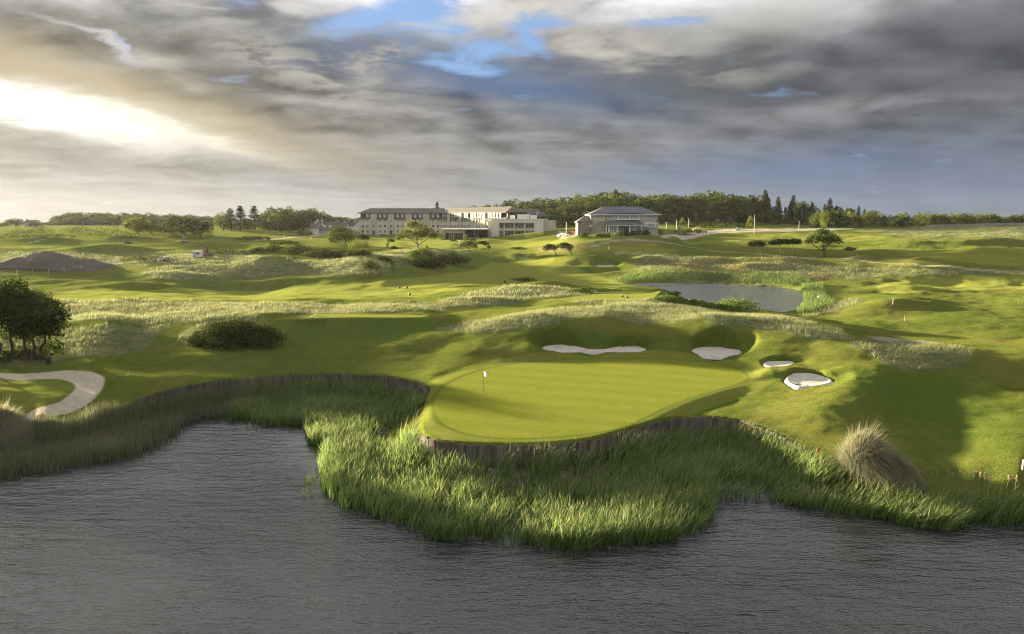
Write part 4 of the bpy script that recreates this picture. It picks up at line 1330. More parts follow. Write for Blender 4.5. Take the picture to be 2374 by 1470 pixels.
big_tree(203, -70, 838, [(0, 0, 0, 0, 3.2)], dome_blobs(_rg, 0, .5, 5.6, 3.6, 3.2, 2.8, 18, .36), 5000, 'leaf', 'third tree of the bank clump')
for px, py, w, h, lab in [(58, 832, 2.6, 1.5, 'leafy undergrowth at the foot of the multi stemmed tree'), (118, 826, 3.0, 1.9, 'dark bushy undergrowth right of the multi stemmed tree'), (18, 838, 3.0, 1.3, 'low leafy undergrowth at the left picture edge under the trees')]:
    rng = np.random.default_rng(px + 3)
    f = hit(px, py)
    plant('undergrowth_bush', leaf_mesh('foliage', rng, dome_blobs(rng, 0, 0, h * .42, w / 2, w / 2, h * .6, 10, .4), 900, .13), None, M['leaf'], lab, 'bush', 'undergrowth below the trees', tuple(f))


# -- gorse and bushes (foot px, foot py, width m, height m, depth m)
def bush(px, py, w, h, d, n, leaf, mat, label, name='gorse_bush', group='gorse bushes', nb=18, rz=0.0):
    rng = np.random.default_rng(int(px * 7 + py))
    f = hit(px, py)
    B = []
    for i in range(nb):
        a, r = i * 2.39996, math.sqrt((i + .5) / nb) * .86
        cx, cy = math.cos(a) * r * w / 2, math.sin(a) * r * d / 2
        hh = h * (1 - .75 * r ** 2.2) * (.8 + .35 * rng.random())
        s = min(w, d, h * 2.2) * .19 * (.8 + .5 * rng.random())
        B.append((cx, cy, hh * .55, s * 1.25, s * 1.1, hh * .50))
    cr = leaf_mesh('foliage', rng, B, n, leaf, .5, .55)
    st = tube_mesh('stems', [limb(rng, (b[0] * .8, b[1] * .8, -.2), (b[0], b[1], b[2]), .05, .02, 3) for b in B[:8]], 5)
    return plant(name, cr, st, M[mat], label, 'bush', group, tuple(f - np.array((0, 0, .05))), rz=rz)


bush(556, 802, 11.0, 3.6, 5.0, 7500, .15, 'gorse', 'large dark gorse bush on the mound left of the near tee', nb=30)
bush(462, 800, 2.8, 1.5, 2.5, 900, .14, 'gorse', 'small dark gorse bush at the left foot of the large one')
for px, py, w, h, d, n, mat, lab in [
    (640, 583, 9, 2.2, 5, 1300, 'gorse', 'gorse at the left end of the thicket on the rough hill'),
    (690, 590, 12, 3.6, 6, 1900, 'gorse', 'tallest gorse of the thicket on the rough hill'),
    (745, 596, 12, 2.6, 6, 1700, 'gorse', 'brownish middle gorse of the thicket on the rough hill'),
    (795, 596, 11, 2.5, 6, 1600, 'gorse', 'gorse right of the middle in the thicket on the rough hill'),
    (833, 594, 8, 2.2, 5, 1100, 'gorse', 'gorse at the right end of the thicket on the rough hill'),
    (824, 590, 6, 4.4, 4, 1000, 'leaf_light', 'yellowish round bush standing out of the right end of the thicket'),
    (600, 583, 6, 1.5, 4, 600, 'gorse', 'low gorse patch trailing left of the thicket'),
    (660, 566, 14, 1.6, 6, 1100, 'gorse', 'long low gorse band behind the thicket on the rough hill'),
    (590, 556, 18, 1.8, 8, 1000, 'leaf_dark', 'dark low scrub below the wood at the left'),
    (965, 612, 6.5, 4.2, 5, 1300, 'leaf', 'upright green bush at the left of the bank below the olive tree'),
    (985, 603, 6, 4.2, 5, 1100, 'leaf_dark', 'dark round bush close behind the upright green bush'),
    (1000, 622, 9, 2.6, 5, 1300, 'gorse', 'low dark gorse in front of the round bush'),
    (1045, 612, 13, 3.6, 7, 2300, 'gorse', 'broad gorse bank right of the round bush above the fairway'),
    (912, 577, 3, 1.1, 2.4, 260, 'leaf', 'small bush beside the tiny twisted tree'),
    (345, 552, 22, 3.4, 8, 900, 'leaf_olive', 'scrub skirt below the pale round tree on the left'),
    (440, 552, 26, 4.0, 8, 1100, 'leaf_dark', 'scrub skirt below the dark dome on the left'),
    (180, 541, 16, 4.2, 8, 800, 'leaf_dark', 'dark scrub clump behind the left hummocks, nearest to the pale mound'),
    (255, 549, 20, 4.6, 8, 900, 'leaf_dark', 'dark rounded scrub clump left of the pale round tree'),
    (90, 543, 18, 3.8, 8, 800, 'leaf_dark', 'dark scrub clump below the small white house'),
    (45, 545, 12, 3.2, 8, 500, 'leaf_dark', 'dark scrub clump at the far left below the hazy trees'),
    (20, 552, 22, 2.0, 6, 500, 'leaf_dark', 'low dark hedge strip at the left edge'),
    (120, 552, 26, 2.0, 6, 600, 'leaf_dark', 'low dark hedge strip below the left scrub'),
    (520, 590, 20, 2.2, 6, 900, 'gorse', 'dark scrub behind the white site cabin'),
    (345, 606, 18, 2.4, 6, 800, 'gorse', 'dark scrub mound behind the wire fence'),
    (1200, 577, 6, .9, 3, 240, 'leaf_dark', 'tiny dark scrub in the grassy bowl'),
    (1215, 652, 8, 1.2, 4, 700, 'leaf', 'low green scrub on the hump in the middle fairway'),
    (1352, 680, 5, 1.4, 3, 600, 'leaf', 'bushy scrub at the end of the long grass ridge'),
    (1550, 700, 7, 1.3, 4, 1200, 'bank_plant', 'leafy green scrub at the right end of the far tee'),
    (1600, 707, 7, 1.1, 4, 1000, 'bank_plant', 'leafy green scrub on the pond bank right of the far tee'),
    (1705, 722, 8.5, 2.3, 5, 1700, 'bank_plant', 'rounded leafy knoll standing at the near pond edge'),
    (1560, 684, 4, 1.0, 3, 700, 'leaf', 'dark reedy scrub at the left tip of the pond'),
    (1640, 714, 7, 1.0, 3, 600, 'bank_plant', 'low leafy scrub left of the rounded knoll')]:
    bush(px, py, w, h, d, n, .24 if py < 640 else .16, mat, lab, 'gorse_bush' if mat == 'gorse' else 'scrub_bush', 'gorse bushes' if mat == 'gorse' else 'scrub')


# ------------------------------------------------------------------ reeds, rushes, long grass
def blades(base, h, lean, w, rng, seg=3, curve=2.0):
    """Ribbons: base (n,3), height, lean (n,2) sideways reach at the tip, width."""
    n = len(base)
    a = rng.random(n) * math.pi
    wd = np.stack([np.cos(a), np.sin(a), np.zeros(n)], -1)
    V, F = [], []
    ts = np.linspace(0, 1, seg + 1)
    reach = np.linalg.norm(lean, axis=1)
    zz = np.sqrt(np.maximum(h ** 2 - reach ** 2 * .6, h ** 2 * .15))
    rows = []
    for i, tt in enumerate(ts):
        p = base + np.concatenate([lean * tt ** curve, (zz * tt)[:, None]], 1)
        if i < seg:
            ww = (w * (1 - tt * .55))[:, None] * .5
            rows += [p - wd * ww, p + wd * ww]
        else:
            rows.append(p)
    V = np.stack(rows, 1)                       # n, 2*seg+1, 3
    m = 2 * seg + 1
    o = (np.arange(n) * m)[:, None]
    Q = [o + np.array([[2 * i, 2 * i + 1, 2 * i + 3, 2 * i + 2]]) for i in range(seg - 1)]
    T = o + np.array([[2 * seg - 2, 2 * seg - 1, 2 * seg]])
    C = np.zeros((n, m, 4), np.float32)
    C[..., 0] = rng.random(n)[:, None]
    C[..., 1] = np.array([ts[i // 2] for i in range(2 * seg)] + [1.0])[None]
    C[..., 2] = (rng.random(n) ** 1.5)[:, None]
    C[..., 3] = 1
    return V.reshape(-1, 3), ([np.concatenate(Q)] if Q else []) + [T], C.reshape(-1, 4)


def stuff_blades(name, mat, label, parts):
    VV, FF, CC, o = [], {}, [], 0
    for V, F, C in parts:
        for f in F:
            FF.setdefault(f.shape[1], []).append(f + o)
        VV.append(V)
        CC.append(C)
        o += len(V)
    me = np_mesh(name, np.concatenate(VV), [np.concatenate(v) for v in FF.values()])
    vcol(me, 'lv', np.concatenate(CC))
    return tag(link(name, me, mat), label, kind='stuff')


def scatter_poly(rng, poly, n):
    poly = np.asarray(poly)
    lo, hi = poly.min(0), poly.max(0)
    out = np.zeros((0, 2))
    while len(out) < n:
        p = lo + rng.random((n * 2, 2)) * (hi - lo)
        p = p[sdf_poly(p[:, 0], p[:, 1], poly, 50) < 0]
        out = np.concatenate([out, p])
    return out[:n]


rng = np.random.default_rng(77)
WIND = np.array((.95, -.25))
BED_FRONT = [(2800, 1225), (2500, 1228), (2374, 1222), (2250, 1218), (2200, 1232), (2110, 1222), (2040, 1203), (1950, 1192), (1880, 1182), (1800, 1166), (1700, 1160), (1650, 1172), (1652, 1205), (1625, 1232), (1570, 1252), (1500, 1262), (1400, 1268), (1360, 1278), (1200, 1266), (1100, 1260), (1010, 1254), (950, 1232), (900, 1212), (850, 1192), (790, 1176), (748, 1140), (738, 1095), (752, 1042), (715, 1028), (704, 985), (640, 988), (590, 980), (525, 976), (545, 950)]
_front = np.array([at_z(p, q, WATER_Z)[:2] for p, q in BED_FRONT])
_s0 = np.argmin(np.abs(SHORE_XYZ[:, 0] - at_z(560, 880, 0)[0]) + (SHORE_XYZ[:, 1] < 60) * 100)
BED = np.concatenate([_front, SHORE_XYZ[_s0:, :2]])
pts = scatter_poly(rng, BED, 66000)
_dl = -sdf_poly(pts[:, 0], pts[:, 1], LAKE, 40)
_qm = at_z(925, 1012, -2.4)
_mud = np.exp(-((pts[:, 0] - _qm[0]) / 2.6) ** 4 - ((pts[:, 1] - _qm[1]) / 4.5) ** 4)
_keepr = (_dl > .2 + .35 * rng.random(len(pts))) & (rng.random(len(pts)) > _mud * 1.1)
_den = fbm(pts[:, 0] / 2.2, pts[:, 1] / 2.2, 91, 3)
_keepr &= rng.random(len(pts)) < .66 + _den * 1.2
pts, _dl = pts[_keepr], _dl[_keepr]
nb = len(pts)
hh = (1.15 + .65 * rng.random(nb) + .5 * fbm(pts[:, 0] / 4, pts[:, 1] / 4, 5, 2)) * (1.0 + .32 * sstep(3.5, .3, _dl))
hh *= np.where(pts[:, 1] > 64, .92, 1.0)
ln = WIND * (hh * (.22 + .20 * sstep(5, 22, pts[:, 0])))[:, None] + rng.normal(size=(nb, 2)) * (hh * .27)[:, None]
base = np.c_[pts, np.maximum(WATER_Z, ground(pts[:, 0], pts[:, 1])) - .1]
_parts = [blades(base, hh, ln, .044 + .036 * rng.random(nb), rng, 3)]
stuff_blades('reed_bed', M['reed'], 'dense bright green reeds growing in the lake around the green', _parts)
# scattered bed edge and mud bank cover
pts = np.array([_qm[:2]]) + rng.normal(size=(1500, 2)) * (1.5, 2.6)
pts = pts[-sdf_poly(pts[:, 0], pts[:, 1], LAKE, 40) > .2]
hh = .18 + .2 * rng.random(len(pts))
_b = np.c_[pts, ground(pts[:, 0], pts[:, 1])]
_sl = SHORE_XYZ[(SHORE_XYZ[:, 1] < 80)]
_k = rng.integers(0, len(_sl) - 1, 5200)
_t = rng.random(5200)[:, None]
_e = _sl[_k] * (1 - _t) + _sl[_k + 1] * _t
_d = np.linalg.norm(_sl[_k + 1] - _sl[_k], axis=1)
_e = _e[rng.random(5200) < np.clip(_d / .8, 0, 1)]
_nrm = rng.normal(size=(len(_e), 2)) * .22
_e2 = _e[:, :2] + _nrm
_inland = sdf_poly(_e2[:, 0], _e2[:, 1], LAKE, 40) > .03
_e2 = _e2[_inland]
_hb = .12 + .16 * rng.random(len(_e2))
stuff_blades('bank_grass', M['tuft'], 'short ragged grass along the top of the planked bank',
             [blades(_b, hh, rng.normal(size=(len(pts), 2)) * .1, np.full(len(pts), .04), rng, 2),
              blades(np.c_[_e2, ground(_e2[:, 0], _e2[:, 1]) - .03], _hb, rng.normal(size=(len(_e2), 2)) * .08, np.full(len(_e2), .035), rng, 2)])

# rushes at the left
RUSH_PX = [(-300, 1175), (0, 1118), (100, 1102), (200, 1086), (300, 1066), (370, 1040), (415, 1012), (432, 986), (470, 972), (530, 972), (600, 958), (585, 925)]
_front = np.array([at_z(p, q, WATER_Z)[:2] for p, q in RUSH_PX])
_sx = SHORE_XYZ[(SHORE_XYZ[:, 0] > _front[0, 0] - 3) & (SHORE_XYZ[:, 0] < at_z(585, 880, 0)[0])][::-1, :2]
RUSHBED = np.concatenate([_front, _sx])
pts = scatter_poly(rng, RUSHBED, 33000)
_dl = -sdf_poly(pts[:, 0], pts[:, 1], RUSHBED, 40)
_ds = -sdf_poly(pts[:, 0], pts[:, 1], LAKE, 40)
_k2 = (rng.random(len(pts)) < np.maximum(np.clip(.08 + _dl * .24, 0, 1), _ds < 2.0)) & (_ds > .15)
pts, _ds = pts[_k2], _ds[_k2]
nb = len(pts)
hh = (1.15 + .5 * rng.random(nb) + .4 * fbm(pts[:, 0] / 3, pts[:, 1] / 3, 15, 2)) * (1.0 + .25 * sstep(3.5, .3, _ds))
ln = WIND * (hh * .10)[:, None] + rng.normal(size=(nb, 2)) * (hh * .12)[:, None]
stuff_blades('rush_bed', M['rush'], 'grey brown rushes standing in the water along the left bank', [blades(np.c_[pts, np.maximum(WATER_Z, ground(pts[:, 0], pts[:, 1])) - .1], hh, ln, .030 + .02 * rng.random(nb), rng, 2)])

# reeds round the back pond
_pl = []
for poly_px, n_, h0, h1 in [([(1430, 657), (1500, 655), (1640, 656), (1760, 661), (1860, 668), (1880, 664), (1860, 655), (1740, 649), (1600, 645), (1480, 645), (1420, 648)], 5200, .5, .55),
                            ([(1858, 668), (1905, 668), (1912, 690), (1935, 708), (1880, 724), (1846, 722), (1862, 700)], 3400, .6, .6)]:
    poly = np.array([at_z(p, q, POND_Z)[:2] for p, q in poly_px])
    pts = scatter_poly(rng, poly, n_)
    g = np.maximum(ground(pts[:, 0], pts[:, 1]), POND_Z - .2)
    hh = h0 + h1 * rng.random(len(pts))
    _pl.append(blades(np.c_[pts, g - .05], hh, WIND * (hh * .2)[:, None] + rng.normal(size=(len(pts), 2)) * .2, np.full(len(pts), .10), rng, 2))
stuff_blades('pond_reeds', M['reed'], 'band of green reeds round the far shore of the pond', _pl)


def scatter_grid(rng, weight, n):
    """Points on the ground, as likely per square metre as the weight given on the grid."""
    area = (UG[1] - UG[0]) * GY * np.gradient(YG)[:, None]
    p = (weight * area)[:-1, :-1].ravel()
    k = rng.choice(len(p), n, p=p / p.sum())
    i, j = k // (NU - 1), k % (NU - 1)
    a, b = rng.random(n), rng.random(n)
    y = YG[i] * (1 - a) + YG[i + 1] * a
    x = (UG[j] * (1 - b) + UG[j + 1] * b) * y
    return np.c_[x, y, ground(x, y)]


def tufts(rng, centre, per, spread, h0, h1, w, lean, seg=2):
    c = np.repeat(centre, per, 0)
    n = len(c)
    off = rng.normal(size=(n, 2)) * spread
    b = c.copy()
    b[:, :2] += off
    hh = h0 + (h1 - h0) * rng.random(n)
    ln = off / spread * (hh * lean)[:, None] * .5 + WIND * (hh * lean * .6)[:, None]
    V, F, C = blades(b - (0, 0, .04), hh, ln, w * (.7 + .6 * rng.random(n)), rng, seg)
    m = 2 * seg + 1
    C = C.reshape(n, m, 4)
    C[..., 0] = np.clip(np.repeat(rng.random(len(centre)), per) * .6 + rng.random(n) * .5, 0, 1)[:, None]
    return V, F, C.reshape(-1, 4)


_inview = (np.abs(GX / GY) < .80) & (d_lake > .3) & (d_pond > .3)
_fall = np.clip(110 / GY, .18, 1) ** 1.3
w_t = Z['tall'] ** 1.3 * _inview * _fall * (.35 + np.clip(fbm(GX / 2.5, GY / 2.5, 8, 2) + .4, 0, 1)) * (GY < 300)
c1 = scatter_grid(rng, w_t * (GY < 122), 11000)
c2 = scatter_grid(rng, w_t * (GY >= 122), 9000)
stuff_blades('long_grass', M['straw'], 'long pale straw coloured grass on the crests and banks',
             [tufts(rng, c1, 6, .26, .28, .62, np.full(66000, .030), .6), tufts(rng, c2, 5, .5, .35, .75, np.full(45000, .075), .6)])
w_r = np.clip(1 - Z['fair'] * 1.3 - Z['green'] - Z['path'] - Z['soil'] - Z['semi'] - Z['tall'], 0, 1) * _inview * (d_green > 3.3) * (d_tee > .4) * (GY < 112) * (.25 + np.clip(fbm(GX / 1.5, GY / 1.5, 18, 3) + .45, 0, 1)) * np.clip(80 / GY, 0, 1)
c3 = scatter_grid(rng, w_r, 26000)
stuff_blades('rough_grass', M['tuft'], 'uneven tufts of mown rough on the slopes near the lake', [tufts(rng, c3, 3, .12, .06, .16, np.full(78000, .030), .7)])


# tussocks
def tussock(px, py, z, lumps, n, label):
    rng = np.random.default_rng(px)
    f = hit(px, py)
    f[2] -= .1
    parts = []
    for cx, cy, r, h, share in lumps:
        m = int(n * share)
        a, rr = rng.random(m) * 2 * math.pi, np.sqrt(rng.random(m))
        b = np.c_[cx + np.cos(a) * rr * r * .62, cy + np.sin(a) * rr * r * .62, h * .45 * (1 - rr ** 2)]
        out = np.c_[np.cos(a), np.sin(a)] * rr[:, None]
        hh = h * (.42 + .25 * rng.random(m)) * (1.08 - .15 * rr)
        ln = out * (hh * .85)[:, None] + WIND * (hh * .38)[:, None] + rng.normal(size=(m, 2)) * .34
        hh = hh * np.where(rng.random(m) < .06, 1.45, 1.0)
        V, F, C = blades(b, hh, ln, np.full(m, .034), rng, 4, 1.8)
        V = V.reshape(m, 9, 3)
        tt = np.array([0, 0, .25, .25, .5, .5, .75, .75, 1.0])
        V[:, :, 2] -= (np.linalg.norm(ln, axis=1)[:, None] * .75) * tt[None] ** 3
        V = V.reshape(-1, 3)
        parts.append((V, F, C))
    VV = np.concatenate([p[0] for p in parts])
    o = np.cumsum([0] + [len(p[0]) for p in parts])
    Q = np.concatenate([p[1][0] + o[i] for i, p in enumerate(parts)])
    T = np.concatenate([p[1][1] + o[i] for i, p in enumerate(parts)])
    me = np_mesh('grass_tussock', VV, [Q, T])
    vcol(me, 'lv', np.concatenate([p[2] for p in parts]))
    o_ = link('grass_tussock', me, M['pampas'])
    o_.location = f
    return tag(o_, label, 'tussock', 'big grass tussocks')


tussock(2003, 1092, -1.4, [(0, 0, 2.3, 3.4, .66), (1.7, -1.0, 1.5, 1.9, .34)], 9000, 'huge shaggy grass tussock on the right bank beside the red stake')
tussock(8, 1012, -1.6, [(0, 0, 2.2, 3.0, 1.0)], 6500, 'round grass tussock at the left edge by the end of the gravel path')
# stray reeds in open water
for px, py, n_, lab in [(712, 1118, 26, 'sparse reed clump with pale tips standing alone in the water'), (720, 1146, 16, 'small submerged reed clump just below the sparse one'), (598, 992, 10, 'few dark reed stems in the water at the head of the inlet')]:
    r2 = np.random.default_rng(px)
    f = at_z(px, py, WATER_Z)
    b = np.c_[r2.normal(size=(n_, 2)) * .35, np.full(n_, -.1)]
    hh = .5 + .7 * r2.random(n_)
    V, F, C = blades(b, hh, WIND * (hh * .35)[:, None] + r2.normal(size=(n_, 2)) * .2, np.full(n_, .05), r2, 3)
    me = np_mesh('reed_clump', V, F)
    vcol(me, 'lv', C)
    o_ = link('reed_clump', me, M['reed'])
    o_.location = f
    tag(o_, lab, 'reeds', 'stray reed clumps')
# ------------------------------------------------------------------ solid builder
class MB:
    """Collects boxes and polygons and builds them as one mesh object."""
    def __init__(self):
        self.v, self.f = [], []

    def box(self, x0, x1, y0, y1, z0, z1):
        b = len(self.v)
        self.v += [(x0, y0, z0), (x1, y0, z0), (x1, y1, z0), (x0, y1, z0), (x0, y0, z1), (x1, y0, z1), (x1, y1, z1), (x0, y1, z1)]
        self.f += [tuple(b + i for i in q) for q in ((0, 3, 2, 1), (4, 5, 6, 7), (0, 1, 5, 4), (1, 2, 6, 5), (2, 3, 7, 6), (3, 0, 4, 7))]
        return self

    def poly(self, *pts):
        b = len(self.v)
        self.v += list(pts)
        self.f.append(tuple(range(b, b + len(pts))))
        return self

    def hip(self, x0, x1, y0, y1, z0, z1, hl, hr, th=.25):
        """Hipped (or, with hl / hr of zero, gabled) roof with eaves of thickness th."""
        ym = (y0 + y1) / 2
        a, b, c, d = (x0, y0, z0), (x1, y0, z0), (x1, y1, z0), (x0, y1, z0)
        e, g = (x0 + hl, ym, z1), (x1 - hr, ym, z1)
        lo = [(p[0], p[1], p[2] - th) for p in (a, b, c, d)]
        self.poly(a, b, g, e).poly(c, d, e, g).poly(b, c, g).poly(d, a, e)
        self.poly(lo[0], lo[1], b, a).poly(lo[1], lo[2], c, b).poly(lo[2], lo[3], d, c).poly(lo[3], lo[0], a, d).poly(lo[3], lo[2], lo[1], lo[0])
        return self

    def cyl(self, x, y, z0, z1, r0, r1=None, n=10):
        r1 = r0 if r1 is None else r1
        b = len(self.v)
        for z, r in ((z0, r0), (z1, r1)):
            self.v += [(x + r * math.cos(2 * math.pi * i / n), y + r * math.sin(2 * math.pi * i / n), z) for i in range(n)]
        self.f += [(b + i, b + (i + 1) % n, b + n + (i + 1) % n, b + n + i) for i in range(n)]
        self.f += [tuple(b + i for i in reversed(range(n))), tuple(b + n + i for i in range(n))]
        return self

    def mesh(self, name):
        me = bpy.data.meshes.new(name)
        me.from_pydata(self.v, [], self.f)
        me.update()
        return me

    def build(self, name, mat, parent=None):
        return link(name, self.mesh(name), mat, parent)


def copy_of(o, parent=None, loc=None):
    c = o.copy()
    COL.objects.link(c)
    c.parent = parent
    if loc is not None:
        c.location = loc
    return c


def copy_tree(o, parent=None):
    c = copy_of(o, parent)
    for k_ in list(o.children):
        copy_tree(k_, c)
    return c


M['render'] = simple_mat('cream_render', (0.52, 0.48, 0.40), 0.9, 0.2, .10, .4, .01)
M['stone'] = simple_mat('tan_stone', (0.42, 0.39, 0.32), 0.95, 0.1, .22, .9, .03)
M['stone_dark'] = simple_mat('brown_stone', (0.20, 0.175, 0.14), 0.95, 0.1, .25, .9, .03)
M['slate'] = simple_mat('brown_grey_slates', (0.090, 0.076, 0.066), 0.75, 0.3, .22, .8, .02)
M['slate_blue'] = simple_mat('blue_grey_slates', (0.095, 0.095, 0.105), 0.7, 0.35, .18, .8, .02)
M['cladding'] = simple_mat('dark_zinc_cladding', (0.045, 0.042, 0.042), 0.6, 0.3, .1, 1.0, 0)
M['panel_grey'] = simple_mat('pale_grey_panels', (0.58, 0.56, 0.50), 0.7, 0.3, .06, .3, 0)
M['panel_tan'] = simple_mat('tan_panels', (0.44, 0.40, 0.32), 0.8, 0.2, .08, .3, 0)
M['white'] = simple_mat('white_paint', (0.78, 0.77, 0.73), 0.6, 0.3, .05, .6, 0)
M['white_worn'] = simple_mat('worn_white_paint', (0.66, 0.64, 0.58), 0.7, 0.2, .14, 2, 0)
M['black'] = simple_mat('black_plastic', (0.018, 0.018, 0.018), 0.5, 0.4, .1, 2, 0)
M['dark_metal'] = simple_mat('dark_metal', (0.05, 0.05, 0.052), 0.5, 0.4, .1, 2, 0)
M['grey_metal'] = simple_mat('galvanised_metal', (0.32, 0.32, 0.31), 0.45, 0.5, .12, 2, 0)
M['red'] = simple_mat('red_paint', (0.55, 0.045, 0.02), 0.5, 0.4, .1, 3, 0)
M['red_car'] = simple_mat('red_car_paint', (0.42, 0.02, 0.015), 0.3, 0.5, .03, 1, 0, coat=.8)
M['silver_car'] = simple_mat('silver_blue_car_paint', (0.32, 0.36, 0.42), 0.3, 0.5, .03, 1, 0, coat=.8)
M['black_car'] = simple_mat('black_car_paint', (0.02, 0.02, 0.022), 0.3, 0.5, .03, 1, 0, coat=.8)
M['wood'] = simple_mat('bare_wood', (0.26, 0.20, 0.13), 0.9, 0.1, .3, 5, .01)
M['post'] = simple_mat('weathered_post', (0.30, 0.27, 0.22), 0.9, 0.1, .3, 4, .01)
M['yellow'] = simple_mat('pale_yellow_paint', (0.62, 0.52, 0.20), 0.6, 0.3, .1, 4, 0)
M['rust'] = simple_mat('rusty_steel', (0.15, 0.095, 0.065), 0.9, 0.2, .4, 3, .01)
M['flag'] = simple_mat('pale_flag_cloth', (0.60, 0.58, 0.40), 0.8, 0.1, .05, 3, 0)
M['skin'] = simple_mat('skin', (0.45, 0.28, 0.20), 0.6, 0.3, .05, 4, 0)


def glass_mat(name, col, rough=.06):
    m, t, out = new_mat(name)
    p = objco(t)
    n_bsdf(t, out, n_scale(t, n_mix(t, n_noise(t, p, .6, 2, .5).smooth(.4, .6), col, tuple(c * .55 for c in col)), 1.0), rough, 0.8, IOR=1.5)
    return m


M['glass'] = glass_mat('window_glass', (0.030, 0.034, 0.036))
M['glass_pale'] = glass_mat('sky_reflection_glass', (0.34, 0.37, 0.39))  # pale base colour paints the reflected sky into the panes
M['glass_blue'] = glass_mat('office_glass', (0.020, 0.036, 0.042))


def plank_material():
    m, t, out = new_mat('weathered_plank')
    p = objco(t)
    r_ = obj_rand(t)
    g = n_noise(t, n_mapping(t, p, scale=(6, 6, .35)), 3.0, 4, .65)
    s = n_noise(t, p, 1.3, 3, .6)
    c = n_mix(t, r_.smooth(.1, .9), (0.070, 0.061, 0.052), (0.125, 0.113, 0.100))
    c = n_mix(t, (r_ * 7.31)._m('FRACT').smooth(.86, .92) * .6, c, (0.185, 0.110, 0.072))
    c = n_mix(t, s.smooth(.55, .75) * .5, c, (0.055, 0.060, 0.030))
    n_bsdf(t, out, n_scale(t, c, .6 + g * .8), .92, .15, g, .7, .03)
    return m


M['plank'] = plank_material()

# ------------------------------------------------------------------ planked lake edge
_plank_meshes = []
for i in range(5):
    r_ = random.Random(i)
    bm = bmesh.new()
    bmesh.ops.create_cube(bm, size=1.0)
    for v in bm.verts:
        v.co.x *= .225
        v.co.y *= .07
        v.co.z = v.co.z * 3.1 - 1.55
        if v.co.z > -1:
            v.co.z += r_.uniform(-.035, .035) + (v.co.x * r_.uniform(-.15, .15))
    me = bpy.data.meshes.new('plank')
    bm.to_mesh(me)
    bm.free()
    me.materials.append(M['plank'])
    _plank_meshes.append(me)


def plank_wall(pa, pb, label, spacing):
    """Upright planks along a stretch of the bank, between two picture columns' shore points (index range)."""
    P = SHORE_XYZ[pa:pb + 1]
    d = np.concatenate([[0], np.cumsum(np.linalg.norm(np.diff(P[:, :2], axis=0), axis=1))])
    root = empty('plank_wall', tuple(P[0] * (1, 1, 0)))
    tag(root, label, 'retaining wall', 'planked lake edges', 'thing')
    n = int(d[-1] / spacing)
    for i in range(n):
        s = (i + .5) * spacing
        x, y, z = (np.interp(s, d, P[:, k]) for k in range(3))
        x2, y2 = np.interp(s + .3, d, P[:, 0]), np.interp(s + .3, d, P[:, 1])
        x1, y1 = np.interp(s - .3, d, P[:, 0]), np.interp(s - .3, d, P[:, 1])
        an = math.atan2(y2 - y1, x2 - x1)
        o = bpy.data.objects.new('plank', rnd.choice(_plank_meshes))
        COL.objects.link(o)
        o.parent = root
        off = -.07 + rnd.uniform(-.012, .012)
        o.location = (x - P[0, 0] - math.sin(an) * off, y - P[0, 1] + math.cos(an) * off, z + .05 + rnd.choice((0, 0, 0, -.07, -.14, .05)) + rnd.uniform(-.05, .03))
        o.rotation_euler = (rnd.uniform(-.015, .015), rnd.uniform(-.015, .015), an)
        o.scale = (spacing / .235, 1, 1)
    return root


def _shore_i(px, py, z):
    q = at_z(px, py, z)
    return int(np.argmin(((SHORE_XYZ - q) ** 2).sum(1)))


_a, _b, _b2, _c2 = _shore_i(320, 927, -.2), _shore_i(997, 900, 0), _shore_i(978, 1003, 0), _shore_i(1925, 1085, -1.1)
plank_wall(_a, _b, 'weathered upright plank wall curving along the inlet left of the green', .235)
plank_wall(_b2, _c2, 'weathered upright plank wall curving round the front of the putting green', .235)


# ------------------------------------------------------------------ windows shared by the buildings
def window_proto(w, h, glass, frame, bars=1, dep=.14):
    """A framed window at the origin of its own space, facing -y: (frame mesh, pane mesh)."""
    f = MB()
    t = .09
    f.box(-w / 2, w / 2, -.07, dep, -t, 0).box(-w / 2, w / 2, -.07, dep, h, h + t).box(-w / 2 - t, -w / 2, -.07, dep, -t, h + t).box(w / 2, w / 2 + t, -.07, dep, -t, h + t)
    for i in range(bars):
        x = -w / 2 + w * (i + 1) / (bars + 1)
        f.box(x - .035, x + .035, -.05, dep, 0, h)
    fm = f.mesh('window')
    fm.materials.append(frame)
    p = MB().box(-w / 2, w / 2, -.028, .06, 0, h).mesh('pane')
    p.materials.append(glass)
    return fm, p


def put_window(proto, x, z, parent, y=0.0, rz=0.0, name='window'):
    f = bpy.data.objects.new(name, proto[0])
    COL.objects.link(f)
    f.parent = parent
    f.location = (x, y, z)
    f.rotation_euler = (0, 0, rz)
    p = bpy.data.objects.new('pane', proto[1])
    COL.objects.link(p)
    p.parent = f
    return f


W_std = window_proto(1.25, 1.45, M['glass'], M['white_worn'])
W_pale = window_proto(1.25, 1.45, M['glass_pale'], M['white_worn'])
W_dorm = window_proto(1.35, 1.75, M['glass_pale'], M['white'])
W_door = window_proto(1.35, 2.2, M['glass'], M['stone_dark'])

# ------------------------------------------------------------------ hotel
def site(px, y):
    x = _col_u(px) * y
    return np.array((x, y, float(ground(x, y))))


_dw = window_proto(1.35, 1.75, M['glass_pale'], M['white'])
_dwm = MB()
_dwm.v = [tuple(v.co) for v in _dw[0].vertices] + [tuple(v.co) for v in _dw[1].vertices]
_dwm.f = [tuple(p.vertices) for p in _dw[0].polygons] + [tuple(len(_dw[0].vertices) + i for i in p.vertices) for p in _dw[1].polygons]
DORM = _dwm.mesh('window')
DORM.materials.append(M['white'])
DORM.materials.append(M['glass_pale'])
for _p in DORM.polygons[len(_dw[0].polygons):]:
    _p.material_index = 1


